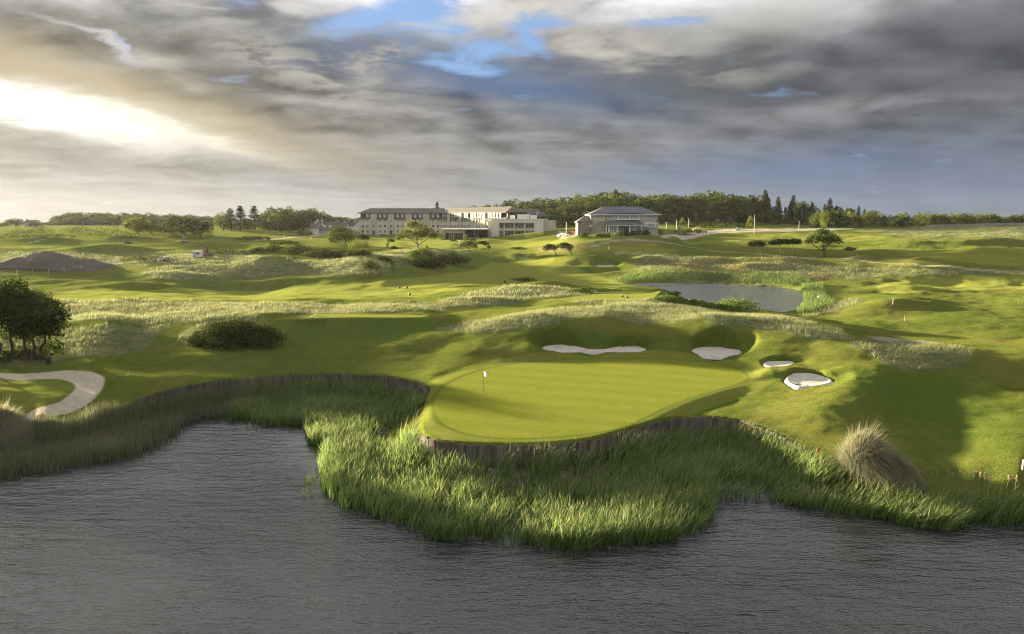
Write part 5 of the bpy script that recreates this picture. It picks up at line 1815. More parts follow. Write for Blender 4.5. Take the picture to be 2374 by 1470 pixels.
def dorm_window(x, z, parent, y):
    o = bpy.data.objects.new('window', DORM)
    COL.objects.link(o)
    o.parent = parent
    o.location = (x, y, z)


def wing(parent, Mx, L, D, windows, dormers, bays, doors, hip_l, hip_r, base=-1.0, skirt_gap=()):
    """One hotel wing in its own space: x along the front, y to the back."""
    made = []
    made.append(MB().box(0, L, 0, D, base, 9.1).build('wall', M['render'], parent))
    up = MB()
    up.box(.9, L - .4, 1.0, D - 1, 9.1, 12.2)
    made.append(up.build('attic_cladding', M['cladding'], parent))
    made.append(MB().hip(-.9, L + .5, -.55, D + .55, 12.45, 15.4, hip_l, hip_r).build('roof', M['slate'], parent))
    segs, x = [], -.5
    for b0, b1 in bays:
        if b0 - x > .6:
            segs.append((x, b0))
        x = b1
    segs.append((x, L + .3))
    for a, b in segs:
        m = MB()
        m.poly((a, -.65, 9.0), (b, -.65, 9.0), (b, 1.0, 9.95), (a, 1.0, 9.95)).poly((a, -.65, 8.8), (b, -.65, 8.8), (b, -.65, 9.0), (a, -.65, 9.0)).poly((a, 1.0, 9.95), (a, 1.0, 8.8), (a, -.65, 8.8), (a, -.65, 9.0))
        m.poly((b, -.65, 9.0), (b, -.65, 8.8), (b, 1.0, 8.8), (b, 1.0, 9.95)).poly((a, -.65, 8.8), (a, 1.0, 8.8), (b, 1.0, 8.8), (b, -.65, 8.8))
        made.append(m.build('eaves_roof', M['slate'], parent))
    for b0, b1 in bays:
        made.append(MB().box(b0, b1, -.32, 2.0, base, 12.1).build('stone_bay', M['stone'], parent))
    for x, z, pale, yy in windows:
        made.append(put_window(W_pale if pale else W_std, x, z - .72, parent, -.004 + yy))
    for x in dormers:
        d = MB().box(x - .95, x + .95, -.1, 1.2, 9.6, 12.15).build('dormer', M['cladding'], parent)
        made.append(d)
        dorm_window(x, 10.0, d, -.16)
    for x, yy in doors:
        made.append(put_window(W_door, x, .05, parent, yy, name='door'))
    for o in made:
        o.matrix_basis = Mx @ o.matrix_basis


H0 = site(835, 420)
hz = H0[2]
hotel = empty('hotel', tuple(H0))
tag(hotel, 'long cream three storey hotel with dark slate roof and a row of white dormer windows', 'hotel')
_w, _rows = [], (8.0, 4.9, 1.8)
for xz in (205, 310, 600, 705, 1000, 1105, 1400, 1505, 1800, 1910):
    for r_i, z in enumerate(_rows):
        _w.append(((xz - 115) / 38.9, z, r_i == 0, 0))
for xz in (450, 845, 1250, 1645):
    for r_i, z in enumerate(_rows[:2]):
        _w.append(((xz - 115) / 38.9, z, r_i == 0, -.32))
BAYS_A = [(6.8, 10.7), (17.0, 20.8), (27.4, 31.2), (37.4, 41.4)]
wing(hotel, Matrix(), 50.0, 15, _w, [(xz - 115) / 38.9 for xz in (318, 605, 710, 1005, 1105, 1205, 1300, 1400, 1510, 1805, 1915)], BAYS_A, [((450 - 115) / 38.9, -.33), ((845 - 115) / 38.9, -.33)], 6.5, 1.0)
# the wing that comes forward on the right is a part with its own walls and windows
A1 = np.array((_col_u(1022) * 420, 420.0))
B1 = np.array((_col_u(1174) * 362, 362.0))
LB = float(np.linalg.norm(B1 - A1))
east = Matrix.Translation((A1[0] - H0[0], A1[1] - H0[1], 0)) @ Matrix.Rotation(math.atan2(B1[1] - A1[1], B1[0] - A1[0]), 4, 'Z')
_w = []
_bx = [(9, 12.2), (22, 25.2), (35, 38.2), (47, 50.2)]
for i in range(26):
    x = 2.4 + i * 2.6
    if x < LB - 2:
        inb = any(a - .6 < x < b + .6 for a, b in _bx)
        for r_i, z in enumerate(_rows[:2]):
            if not inb:
                _w.append((x, z, False, 0))
wing(hotel, east, LB, 14, _w, [x for x in np.arange(4, LB - 3, 2.75) if not any(a - 1.2 < x < b + 1.2 for a, b in _bx)], _bx, [], 1.0, 5.5)
# far end of the hotel seen over the annex
rx, ry = B1[0] + 4 - H0[0], B1[1] + 22 - H0[1]
MB().box(rx, rx + 18, ry, ry + 12, -1, 9.1).build('wall', M['render'], hotel)
MB().hip(rx - .6, rx + 18.6, ry - .6, ry + 12.6, 10.4, 14.4, 5, 6).build('roof', M['slate'], hotel)
for x in (8, 12.6):
    d = MB().box(rx + x - .9, rx + x + .9, ry + 1.0, ry + 4.0, 9.6, 12.6).build('dormer', M['cladding'], hotel)
    dorm_window(rx + x, 10.6, d, ry + .94)

# low white link building at the hotel's left end
q = site(818, 412)
lk = empty('link_building', tuple(q - (5, 0, 0)))
tag(lk, 'low white walled building with a small gable attached left of the hotel', 'building')
MB().box(0, 9.2, 0, 8, -1, 4.2).build('wall', M['white_worn'], lk)
MB().box(-.2, 9.4, -.2, 8.2, 4.2, 4.55).build('parapet', M['panel_grey'], lk)
MB().poly((5.6, .4, 4.5), (9.0, .4, 4.5), (9.0, .4, 7.6)).poly((9.0, 4, 4.5), (5.6, 4, 4.5), (9.0, 4, 7.6)).poly((5.6, .4, 4.5), (9.0, .4, 7.6), (9.0, 4, 7.6), (5.6, 4, 4.5)).build('gable', M['render'], lk)

# ------------------------------------------------------------------ entrance pavilion and annex
q = site(1028, 326)
pav = empty('entrance_pavilion', tuple(q))
tag(pav, 'low flat roofed entrance pavilion with glass front standing before the hotel', 'building')
PW, PH = 20.2, 5.2
MB().box(-.6, PW + .4, -1.2, 9, PH - .55, PH).build('roof', M['panel_grey'], pav)
MB().box(0, 10.0, -.02, 8, PH - 2.0, PH - .55).build('fascia', M['panel_tan'], pav)
MB().box(0, 1.0, -.3, 8, -1, PH - 2.0).box(9.2, 10.0, -.3, 8, -1, PH - 2.0).build('pillar', M['stone'], pav)
MB().box(10.0, PW, 5.0, 8, -1, PH - .55).build('wall', M['cladding'], pav)
MB().box(1.0, 9.2, 2.0, 2.1, -.2, PH - 2.0).build('pane', M['glass'], pav)
for x in (2.6, 3.6, 4.6):
    MB().box(x - .08, x + .08, 1.85, 2.0, -.2, PH - 2.0).build('mullion', M['white_worn'], pav)
MB().box(-1, PW + 1, -2.5, 1.8, -1.2, -.05).build('terrace', M['panel_tan'], pav)
for x in (14.5, 16.0):
    MB().box(x - .08, x + .08, -.6, -.44, -.05, PH - .55).build('post', M['grey_metal'], pav)
_st = MB()
for i in range(8):
    _st.box(13.6 + i * .35, 14.2 + i * .35, .6, 1.8, 4.0 - i * .45, 4.08 - i * .45)
_st.build('stair', M['grey_metal'], pav)
for x in np.arange(12.6, PW + 1.5, 1.3):
    MB().box(x - .35, x + .35, -2.45, -2.3, -.05, 1.15).build('railing_panel', M['panel_tan'], pav)

q = at_y(1139, 548, 330)
an = empty('annex', tuple(q), R(-7))
tag(an, 'two storey flat roofed grey annex with large dark windows behind the grass bank', 'building')
AW, AH = 24.0, 7.6
MB().box(0, 3.6, 0, 16, -2, AH).box(19.8, AW, 0, 16, -2, AH).box(3.6, 19.8, 0, 16, 6.2, AH).box(3.6, 19.8, .7, 16, -2, 6.2).build('wall', M['panel_grey'], an)
MB().box(-.15, AW + .15, -.15, 16.1, AH, AH + .3).build('roof', M['panel_grey'], an)
MB().box(3.6, 19.8, .35, .7, 2.55, 3.75).build('spandrel', M['panel_tan'], an)
for a, b in ((3.7, 5.7), (6.2, 10.4), (10.9, 15.1), (15.7, 19.7)):
    for z0, z1 in ((.0, 2.55), (3.75, 6.15)):
        w_ = window_proto(b - a - .2, z1 - z0 - .2, M['glass_blue'], M['panel_tan'], 2)
        put_window(w_, (a + b) / 2, z0 + .1, an, .5)
MB().box(AW, AW + 5, 2.5, 14, -2, AH - .2).build('side_block', M['panel_tan'], an)
MB().box(-1.8, 0, 1.5, 12, -2, AH - .4).build('stair_tower', M['stone'], an)
for x, w_, d_, h_, lab in ((9.2, 1.9, 2.2, 1.7, 'pale box shaped vent unit, leftmost on the annex roof'), (14.4, 5.2, 3.0, 2.1, 'long white air handling unit, largest on the annex roof'), (19.0, 3.0, 2.6, 1.7, 'white duct box at the right end of the annex roof units')):
    u_ = empty('roof_unit', tuple(np.array(an.matrix_basis @ Vector((x, 4, AH + .3)))), R(-7))
    tag(u_, lab, 'ventilation unit', 'white roof units on the annex')
    MB().box(-w_ / 2, w_ / 2, -d_ / 2, d_ / 2, .15, h_).build('casing', M['white'], u_)
    for lx in (-w_ / 2 + .2, w_ / 2 - .2):
        MB().box(lx - .1, lx + .1, -d_ / 2, d_ / 2, 0, .15).build('foot', M['grey_metal'], u_)
    n_ = max(2, int(w_ / .9))
    for i in range(n_):
        MB().box(-w_ / 2 + w_ * (i + .15) / n_, -w_ / 2 + w_ * (i + .85) / n_, -d_ / 2 - .03, -d_ / 2, .5, h_ - .3).build('louvre', M['white_worn'], u_)

# ------------------------------------------------------------------ clubhouse
K = 272 / F_PX
q = at_y(1369, 546, 272)
cl = empty('clubhouse', tuple(q))
tag(cl, 'two storey stone clubhouse with blue grey hipped roof and white framed windows', 'clubhouse')


def cx(zx):
    return ((1300 + zx / 4.946) - 1369) * K


def czz(zy):
    return (546 - (460 + zy / 4.946)) * K


W_, eave, ridge = cx(1105), czz(190), czz(97)
MB().box(0, W_, 0, 13, -1, eave - .1).build('wall', M['stone'], cl)
MB().hip(-.8, W_ + .8, -.8, 13.8, eave + .12, ridge, 6.6, 6.2, .3).build('roof', M['slate_blue'], cl)
MB().box(-.85, W_ + .85, -.86, -.80, eave - .2, eave + .1).box(W_ + .80, W_ + .86, -.80, 13.8, eave - .2, eave + .1).box(-.86, -.80, -.80, 13.8, eave - .2, eave + .1).build('gutter', M['white_worn'], cl)
# forward roof gable over the right of the centre
MB().poly((cx(560), -.6, eave + .5), (cx(930), -.6, eave + .5), (cx(740), 6.5, ridge + .25)).poly((cx(930), -.6, eave + .5), (cx(930), 4, eave + 2.2), (cx(740), 6.5, ridge + .25)).poly((cx(560), 4, eave + 2.2), (cx(560), -.6, eave + .5), (cx(740), 6.5, ridge + .25)).build('roof_hip', M['slate_blue'], cl)


def glazed(x0, x1, z0, z1, n, y, name='window', frame='white', parent=None, glass='glass_pale'):
    pr = window_proto(x1 - x0 - .18, z1 - z0 - .18, M[glass], M[frame], n - 1)
    return put_window(pr, (x0 + x1) / 2, z0 + .09, parent or cl, y, name=name)


zu0, zu1 = czz(238), czz(198)
for a, b, n in ((368, 446, 4), (484, 516, 2), (534, 590, 2), (604, 645, 2), (655, 778, 5), (790, 882, 4), (930, 1066, 6)):
    glazed(cx(a), cx(b), zu0, zu1, n, -.05)
glazed(cx(454), cx(474), czz(256), zu1, 1, -.05, 'door')
MB().box(cx(640), cx(895), -.9, 0, czz(250), czz(240)).build('balcony_slab', M['white_worn'], cl)
MB().box(cx(645), cx(652), -.35, 0, czz(240), czz(192)).box(cx(780), cx(788), -.35, 0, czz(240), czz(192)).box(cx(884), cx(892), -.35, 0, czz(240), czz(192)).build('pilaster', M['white'], cl)
MB().box(cx(446), cx(480), -1.5, -.02, czz(262), czz(256)).build('landing', M['white_worn'], cl)
_st = MB()
for i in range(12):
    _st.box(cx(446) - i * .3 - .3, cx(446) - i * .3, -1.4, -.3, czz(262) - i * .26 - .05, czz(262) - i * .26)
_st.build('stair', M['dark_metal'], cl)
MB().box(cx(516), cx(524), -.5, -.35, -1, czz(165)).build('flue', M['post'], cl)
# glazed ground floor bay with its own roof
b0, b1, bt = cx(503), cx(922), czz(306)
MB().box(b0, b1, -3.2, 0, -1, .35).build('plinth', M['stone'], cl)
MB().box(b0 + .25, b1 - .25, -2.6, -2.5, .35, bt).build('bay_wall', M['cladding'], cl)
for x in (510, 536, 634, 772, 905):
    MB().box(cx(x) - .22, cx(x) + .22, -3.2, -2.75, .35, bt).build('column', M['white'], cl)
for a, b, n in ((545, 630, 4), (645, 765, 6), (782, 900, 5)):
    glazed(cx(a), cx(b), .4, bt - .12, n, -2.85, 'glazed_door', 'white', None, 'glass_pale' if a != 645 else 'glass')
r0, r1, rt = cx(490), cx(940), czz(258)
MB().poly((r0, -3.9, bt + .1), (r1, -3.9, bt + .1), (cx(895), -.02, rt), (cx(540), -.02, rt)).poly((r0, -3.9, bt + .1), (cx(540), -.02, rt), (r0, -.02, bt + .1)).poly((r1, -3.9, bt + .1), (r1, -.02, bt + .1), (cx(895), -.02, rt)).poly((r0, -3.9, bt - .12), (r1, -3.9, bt - .12), (r1, -3.9, bt + .1), (r0, -3.9, bt + .1)).poly((r0, -3.9, bt - .12), (r0, -.02, bt - .12), (r1, -.02, bt - .12), (r1, -3.9, bt - .12)).build('bay_roof', M['slate_blue'], cl)
MB().box(r0 - .05, r1 + .05, -3.98, -3.9, bt - .25, bt - .02).build('bay_gutter', M['white_worn'], cl)
# right hand ground floor windows, left wing
MB().box(cx(955), cx(1112), -.5, 0, czz(338), czz(282)).build('window_bay', M['white'], cl)
glazed(cx(960), cx(1066), czz(334), czz(287), 4, -.6)
glazed(cx(1072), cx(1108), czz(334), czz(287), 2, -.6)
MB().poly((cx(1085), -.9, czz(270)), (cx(1125), -.9, czz(270)), (W_, -.1, czz(250)), (cx(1085), -.1, czz(250))).build('porch_roof', M['slate_blue'], cl)
lw = MB().box(cx(195), cx(345), -.6, 9, -1, czz(278)).build('side_wing', M['stone_dark'], cl)
MB().hip(cx(178), cx(362), -1.2, 9.6, czz(272), czz(205), 3.4, .2, .25).build('side_roof', M['slate'], cl)
for a, b in ((228, 284), (294, 346)):
    glazed(cx(a), cx(b) - .1, czz(296), czz(281), 2, -.66)
MB().cyl(cx(338), -.9, czz(325), czz(312), .5, .5, 12).build('satellite_dish', M['white'], cl)

# ------------------------------------------------------------------ cottages and the far house
def cottage(px, y, py_base, w, d, hw, hr, rz, wall, roof, label, wins=(), chim=(.2, .8), group='cottages'):
    q = at_y(px, py_base, y)
    c = empty('cottage', tuple(q), R(rz))
    tag(c, label, 'house', group)
    m = MB().box(-w / 2, w / 2, 0, d, -2, hw)
    m.poly((-w / 2, 0, hw), (-w / 2, d / 2, hr - .1), (-w / 2, d, hw)).poly((w / 2, 0, hw), (w / 2, d, hw), (w / 2, d / 2, hr - .1))
    m.build('wall', M[wall], c)
    rf = MB().poly((-w / 2 - .4, -.5, hw - .3), (w / 2 + .4, -.5, hw - .3), (w / 2 + .4, d / 2, hr), (-w / 2 - .4, d / 2, hr)).poly((w / 2 + .4, d + .5, hw - .3), (-w / 2 - .4, d + .5, hw - .3), (-w / 2 - .4, d / 2, hr), (w / 2 + .4, d / 2, hr)).build('roof', M[roof], c)
    for k_ in chim:
        x = -w / 2 + w * k_
        MB().box(x - .5, x + .5, d / 2 - .4, d / 2 + .4, hr - .6, hr + 1.1).build('chimney', M['stone'], rf)
    for x, z, ww, hh_, on_roof in wins:
        pr = window_proto(ww, hh_, M['glass_pale'], M['white'], 1)
        if on_roof:
            k_ = on_roof
            o = put_window(pr, x, hw - .3 + (hr - hw + .3) * k_, rf, -.5 + (d / 2 + .5) * k_ - .08)
            o.rotation_euler = (-math.atan2(d / 2 + .5, hr - hw + .3), 0, 0)
        else:
            put_window(pr, x, z, c, -.06)
    return c


cottage(754, 400, 541, 11.5, 9, 1.6, 6.6, 4, 'stone', 'slate', 'steep brown roofed cottage with roof lights beside the approach road', [(-2, 0, .9, 1.0, .62), (-.5, 0, .9, 1.0, .42), (2.6, 0, .9, 1.0, .42), (-3.6, .2, 1.0, 1.2, 0)], (.08, .3))
cottage(728, 398, 541, 4.5, 8, 2.8, 5.6, 0, 'white_worn', 'slate', 'narrow cottage end with pale gable left of the steep brown roof', [(-.8, .8, 1.0, 1.2, 0), (.9, .8, 1.0, 1.2, 0)], (.5,))
cottage(788, 425, 535, 8, 8, 2.2, 5.0, 0, 'render', 'slate', 'low brown roofed cottage behind the dense wide tree', [(-2, .5, 1, 1.2, 0)], (.25, .75))
cottage(811, 432, 533, 7.5, 8, 2.2, 4.8, 0, 'render', 'slate', 'brown roofed cottage closest to the hotel', [(1, .5, 1, 1.2, 0)], (.3, .85))
h_ = cottage(69, 560, 527, 9, 8, 3.4, 5.6, 0, 'white', 'slate', 'small white gabled house far off at the left', [(-2.2, .6, 1.1, 1.3, 0), (0, .6, 1.1, 1.3, 0), (2.2, .6, 1.1, 1.3, 0)], (.02,), None)
# ------------------------------------------------------------------ things on the course
def pole_flag(foot, hgt, label, group='flagsticks', fl=(.75, .5), mat='flag', r=.014, cloth_rz=0.0, cat='flag', name='flagstick'):
    o = empty(name, tuple(foot), cloth_rz)
    tag(o, label, cat, group)
    MB().cyl(0, 0, -.1, hgt, r, r * .7, 8).build('pole', M['dark_metal'] if mat == 'flag' else M['white'], o)
    V, F = [], []
    n = 8
    for i in range(n + 1):
        a = i / n
        for z in (0, 1):
            V.append((a * fl[0] * .92, .05 * math.sin(a * 7) * a, hgt - .03 - (1 - z) * fl[1] * (1 - .25 * a) - a * .22 * fl[0]))
    for i in range(n):
        F.append((2 * i, 2 * i + 2, 2 * i + 3, 2 * i + 1))
    link('cloth', np_mesh('cloth', V, np.array(F), True), M[mat], o)
    return o


f = hit(1120, 911)
fs = pole_flag(f, 2.25, 'pale flag on a thin dark stick standing in the putting green', r=.036, cloth_rz=R(-52))
MB().cyl(0, 0, -.12, .012, .058, .058, 14).build('cup_rim', M['white'], fs)
pole_flag(hit(2185, 569), 1.9, 'small pale flag on the far green at the right', r=.03)
pole_flag(hit(1424, 553), 1.9, 'small flag on the practice green before the clubhouse hedge', r=.03)
pole_flag(hit(2326, 668), 1.6, 'thin dark marker flag on the right hand fairway', r=.03, fl=(.25, .18), mat='flag')

# stakes: pointed square posts with a painted cap
def stake(px, py, hgt, mat, label, group, w=.07, tilt=0.0, name='stake', cap=None):
    f = hit(px, py)
    o = empty(name, tuple(f), rnd.uniform(-.4, .4))
    tag(o, label, 'post' if name != 'hazard_stake' else 'stake', group)
    b = MB()
    b.box(-w / 2, w / 2, -w / 2, w / 2, -.3, hgt - .06)
    s = b.build('shaft', M[mat], o)
    t_ = MB()
    k = len(t_.v)
    t_.poly((-w / 2, -w / 2, hgt - .06), (w / 2, -w / 2, hgt - .06), (0, 0, hgt)).poly((w / 2, -w / 2, hgt - .06), (w / 2, w / 2, hgt - .06), (0, 0, hgt)).poly((w / 2, w / 2, hgt - .06), (-w / 2, w / 2, hgt - .06), (0, 0, hgt)).poly((-w / 2, w / 2, hgt - .06), (-w / 2, -w / 2, hgt - .06), (0, 0, hgt))
    t_.build('tip', M[cap or mat], o)
    o.rotation_euler[1] = tilt
    return o


for px, py, lab in [(349, 911, 'red hazard stake near the left end of the plank wall'), (680, 867, 'red hazard stake above the middle of the inlet plank wall'),
                    (882, 869, 'red hazard stake above the plank wall nearest to the green'), (1893, 1058, 'red hazard stake beside the huge grass tussock')]:
    stake(px, py, .62, 'red', lab, 'red hazard stakes', .06, rnd.uniform(-.05, .05), 'hazard_stake')
stake(2371, 1089, .75, 'post', 'pale wooden post at the right picture edge on the slope', None, .11)
stake(1977, 719, 1.2, 'post', 'pale marker post left of the hump right of the pond', 'pale marker posts', .09)
stake(2070, 706, 1.2, 'post', 'pale marker post on top of the hump right of the pond', 'pale marker posts', .09)
stake(2097, 745, 1.0, 'post', 'pale thin post in the grass below the hump', 'pale marker posts', .05)
stake(2361, 703, .8, 'black', 'short dark post at the right on the mown slope', None, .10)
stake(297, 870, .35, 'white_worn', 'short pale peg in the lit grass right of the gravel path', None, .06)
stake(58, 833, 1.5, 'white_worn', 'thin grey post below the tree clump at the left', None, .09)
stake(666, 602, 1.0, 'white_worn', 'pale stick on the rough hill left', 'pale sticks on the rough hill', .10)
stake(735, 599, 1.1, 'white_worn', 'pale stick on the rough hill right', 'pale sticks on the rough hill', .10)
stake(1415, 651, 1.0, 'white_worn', 'pale peg at the left tip of the pond reeds', None, .16)

# litter bin and ball washer by the path
f = hit(112, 845)
o = empty('litter_bin', tuple(f))
tag(o, 'dark slatted litter bin beside the gravel path below the trees', 'bin')
MB().cyl(0, 0, 0, .78, .22, .27, 12).build('body', M['black'], o)
MB().cyl(0, 0, .78, .84, .29, .29, 12).build('rim', M['dark_metal'], o)
o = empty('ball_washer', tuple(f + np.array((.36, .15, 0))))
tag(o, 'dark ball washer on a post right beside the litter bin', 'ball washer')
MB().cyl(0, 0, -.1, .95, .045, .045, 8).build('post', M['dark_metal'], o)
MB().box(-.14, .14, -.12, .12, .95, 1.22).build('housing', M['black'], o)
MB().cyl(0, 0, 1.22, 1.32, .03, .03, 8).build('handle', M['dark_metal'], o)

# tee markers: turned knobs on short stems
def tee_marker(px, py, mat, label, group, s=1.0):
    f = hit(px, py)
    o = empty('tee_marker', tuple(f))
    tag(o, label, 'tee marker', group)
    b = MB()
    for i, (z, r) in enumerate(((0, .05), (.05, .11), (.12, .14), (.19, .11))):
        z2, r2 = ((.05, .11), (.12, .14), (.19, .11), (.23, .02))[i]
        b.cyl(0, 0, z * s, z2 * s, r * s, r2 * s, 10)
    b.build('knob', M[mat], o)
    MB().cyl(0, 0, -.08, .02, .03, .03, 6).build('spike', M['dark_metal'], o)


tee_marker(724, 738, 'white', 'white tee marker, the nearer of two on the near tee', 'white tee markers', 1.5)
tee_marker(732, 732, 'white', 'white tee marker, the farther of two on the near tee', 'white tee markers', 1.3)
tee_marker(1443, 689, 'black', 'black tee marker, the farther of two on the far tee', 'black tee markers', 1.6)
tee_marker(1454, 692, 'black', 'black tee marker, the nearer of two on the far tee', 'black tee markers', 1.8)
for px, py, lab in ((926, 669, 'black tee marker on the long fairway, left of two side by side'), (943, 669, 'black tee marker on the long fairway, right of two side by side'), (950, 685, 'black tee marker on the near edge of the long fairway, alone'), (1170, 655, 'black tee marker on the fairway left of the green scrub hump')):
    tee_marker(px, py, 'black', lab, 'black markers on the fairway', 2.2)

# rake in the near bunker
_n, _poly, _z = bunkers[3]
a = at_z(1834, 884, _z + .02)
b_ = at_z(1849, 892, _z + .02)
o = empty('bunker_rake', tuple(a), math.atan2(b_[1] - a[1], b_[0] - a[0]))
tag(o, 'dark rake lying along the left edge of the half shaded bunker', 'rake')
_L = float(np.linalg.norm(b_ - a))
MB().box(0, _L, -.02, .02, .03, .07).build('handle', M['dark_metal'], o)
MB().box(_L - .04, _L + .04, -.32, .32, .02, .08).build('head', M['dark_metal'], o)
for i in range(7):
    MB().box(_L - .02, _L + .02, -.3 + i * .1 - .015, -.3 + i * .1 + .015, -.06, .02).build('tine', M['dark_metal'], o)

# boulder by the pond
f = hit(1902, 694)
bm = bmesh.new()
bmesh.ops.create_icosphere(bm, subdivisions=2, radius=1)
for v in bm.verts:
    n_ = float(fbm(np.array([v.co.x * 1.3]), np.array([v.co.y * 1.3 + v.co.z]), 3, 2)[0])
    v.co *= 1 + n_ * .35
    v.co = Vector((v.co.x * .75, v.co.y * .5, v.co.z * .5 + .25))
me = bpy.data.meshes.new('boulder')
bm.to_mesh(me)
bm.free()
o = link('boulder', me, simple_mat('pale_rock', (.48, .38, .27), .9, .2, .25, 2, .04))
o.location = f
tag(o, 'pale orange boulder on the grass right of the pond reeds', 'boulder')

# earth heap behind the wire fence
f0, f1 = hit(0, 640), hit(252, 612)
cxh, cyh = _col_u(120) * 212, 212.0
nx, ny = 90, 40
hx = np.linspace(-19, 17, nx)[None] + np.zeros((ny, 1))
hy = np.linspace(-8, 9, ny)[:, None] + np.zeros((1, nx))
prof = np.interp(hx, [-19, -13, -6, -1, 2, 5, 10, 15, 17], [0, 1.9, 3.9, 4.6, 4.6, 3.3, 2.9, 1.4, 0]) * np.clip(1 - (np.abs(hy + .5) / 8.2) ** 2, 0, 1)
prof += (fbm(hx / 2.2, hy / 1.6, 71, 4) * .9 + fbm(hx / .7, hy / .6, 72, 2) * .3) * np.clip(prof / 1.2, 0, 1)
hzz = ground(cxh + hx, cyh + hy) + prof - .15
vid = np.arange(nx * ny).reshape(ny, nx)
fq = np.stack([vid[:-1, :-1], vid[:-1, 1:], vid[1:, 1:], vid[1:, :-1]], -1).reshape(-1, 4)
o = link('earth_heap', np_mesh('earth_heap', np.stack([hx, hy, hzz], -1).reshape(-1, 3), fq, False), simple_mat('bare_earth', (.088, .078, .066), .95, .1, .35, .6, .25, 1.6))
o.location = (cxh, cyh, 0)
tag(o, 'long heap of grey brown bare earth behind the wire fence', 'earth heap')

# post and wire fence
FP = [(2, 641), (40, 638), (76, 637), (113, 636), (150, 632), (189, 628), (223, 618), (258, 613), (269, 612), (297, 608), (315, 607), (328, 606), (334, 606), (357, 604), (371, 604), (408, 603), (454, 595), (511, 587), (529, 586)]
pp = [hit(p, q_) for p, q_ in FP]
fe = empty('wire_fence', tuple(pp[0]))
tag(fe, 'post and wire fence with bleached wooden posts before the earth heap', 'fence')
_pm2 = MB().box(-.09, .09, -.09, .09, -.4, 1.75).mesh('post')
_pm2.materials.append(M['post'])
wl = []
for i, p in enumerate(pp):
    o = bpy.data.objects.new('post', _pm2)
    COL.objects.link(o)
    o.parent = fe
    o.location = tuple(p - pp[0])
    o.rotation_euler = (rnd.uniform(-.05, .05), rnd.uniform(-.07, .07), rnd.uniform(0, 1.5))
    o.scale = (1, 1, rnd.uniform(.8, 1.08))
for zz in (.5, 1.0, 1.5):
    link('wire', tube_mesh('wire', [[(*(p - pp[0] + (0, 0, zz)), .018) for p in pp]], 4), M['grey_metal'], fe)

# site cabin, rusty dumper, small white tank on the hill
f = hit(462, 597)
o = empty('site_cabin', tuple(f), R(8))
o.scale = (.85, .85, .85)
tag(o, 'small white site cabin half hidden behind the crest of the rough hill', 'cabin')
MB().box(-2.0, 1.2, -1.2, 1.2, .2, 2.4).build('body', M['white_worn'], o)
MB().box(-2.1, 1.3, -1.3, 1.3, 2.4, 2.5).build('roof', M['white'], o)
put_window(window_proto(1.2, .8, M['glass'], M['white']), -.1, 1.2, o, -1.26)
MB().box(-1.8, -1.0, -1.24, -1.2, .3, 2.1).build('door', M['grey_metal'], o)
for x in (-1.8, 1.0):
    MB().box(x - .15, x + .15, -.8, .8, -.4, .2).build('skid', M['dark_metal'], o)
f = hit(480, 595)
o = empty('site_dumper', tuple(f))
tag(o, 'rusty site dumper with its skip tipped up beside the white cabin', 'dumper')
MB().box(-1.3, 1.2, -.7, .7, .5, .95).build('chassis', M['rust'], o)
b = MB()
b.poly((-1.4, -.8, 1.0), (-.1, -.8, 1.0), (.2, -.8, 3.0), (-.9, -.8, 3.2)).poly((-1.4, .8, 1.0), (-.9, .8, 3.2), (.2, .8, 3.0), (-.1, .8, 1.0)).poly((-1.4, -.8, 1.0), (-.9, -.8, 3.2), (-.9, .8, 3.2), (-1.4, .8, 1.0)).poly((-.1, -.8, 1.0), (-.1, .8, 1.0), (.2, .8, 3.0), (.2, -.8, 3.0)).poly((-1.4, -.8, 1.0), (-1.4, .8, 1.0), (-.1, .8, 1.0), (-.1, -.8, 1.0))
b.build('skip', M['rust'], o)
MB().box(.5, 1.1, -.4, .4, .95, 1.6).build('seat', M['dark_metal'], o)
for x in (-.9, .9):
    for y in (-.75, .75):
        w_ = MB().cyl(0, 0, -.15, .15, .5, .5, 14).build('wheel', M['black'], o)
        w_.location = (x, y, .5)
        w_.rotation_euler = (R(90), 0, 0)
for px, py, w_, h_, lab in ((361, 606, 1.6, .7, 'low pale sheet pile left of the white trailer on the crest'), (382, 605, 2.4, 1.1, 'small white trailer on the crest before the wire fence')):
    f = hit(px, py)
    o = empty('site_trailer', tuple(f))
    tag(o, lab, 'trailer', 'site trailers')
    MB().box(-w_ / 2, w_ / 2, -.6, .6, .3, .3 + h_).build('box', M['white_worn'], o)
    MB().box(-w_ / 2 - .6, -w_ / 2, -.05, .05, .3, .4).build('drawbar', M['dark_metal'], o)
    for y in (-.62, .62):
        k_ = MB().cyl(0, 0, -.08, .08, .28, .28, 12).build('wheel', M['black'], o)
        k_.location = (.1, y, .28)
        k_.rotation_euler = (R(90), 0, 0)


# golf buggy, mower
def buggy(px, py, rz, label, mat, roof=True):
    f = hit(px, py)
    o = empty('golf_buggy', tuple(f), rz)
    tag(o, label, 'golf buggy', 'golf buggies')
    MB().box(-1.2, 1.1, -.6, .6, .35, .75).box(-1.2, -.5, -.55, .55, .75, 1.0).build('body', M[mat], o)
    MB().box(-.45, .1, -.5, .5, .75, .95).box(-.55, -.42, -.5, .5, .95, 1.4).build('seat', M['dark_metal'], o)
    if roof:
        MB().box(-1.15, .75, -.62, .62, 1.9, 1.97).build('roof', M['white_worn'], o)
        for x in (-1.1, .65):
            for y in (-.55, .55):
                MB().box(x - .03, x + .03, y - .03, y + .03, .75, 1.9).build('roof_post', M['dark_metal'], o)
    for x in (-.8, .8):
        for y in (-.58, .58):
            k_ = MB().cyl(0, 0, -.1, .1, .25, .25, 12).build('wheel', M['black'], o)
            k_.location = (x, y, .25)
            k_.rotation_euler = (R(90), 0, 0)
    return o


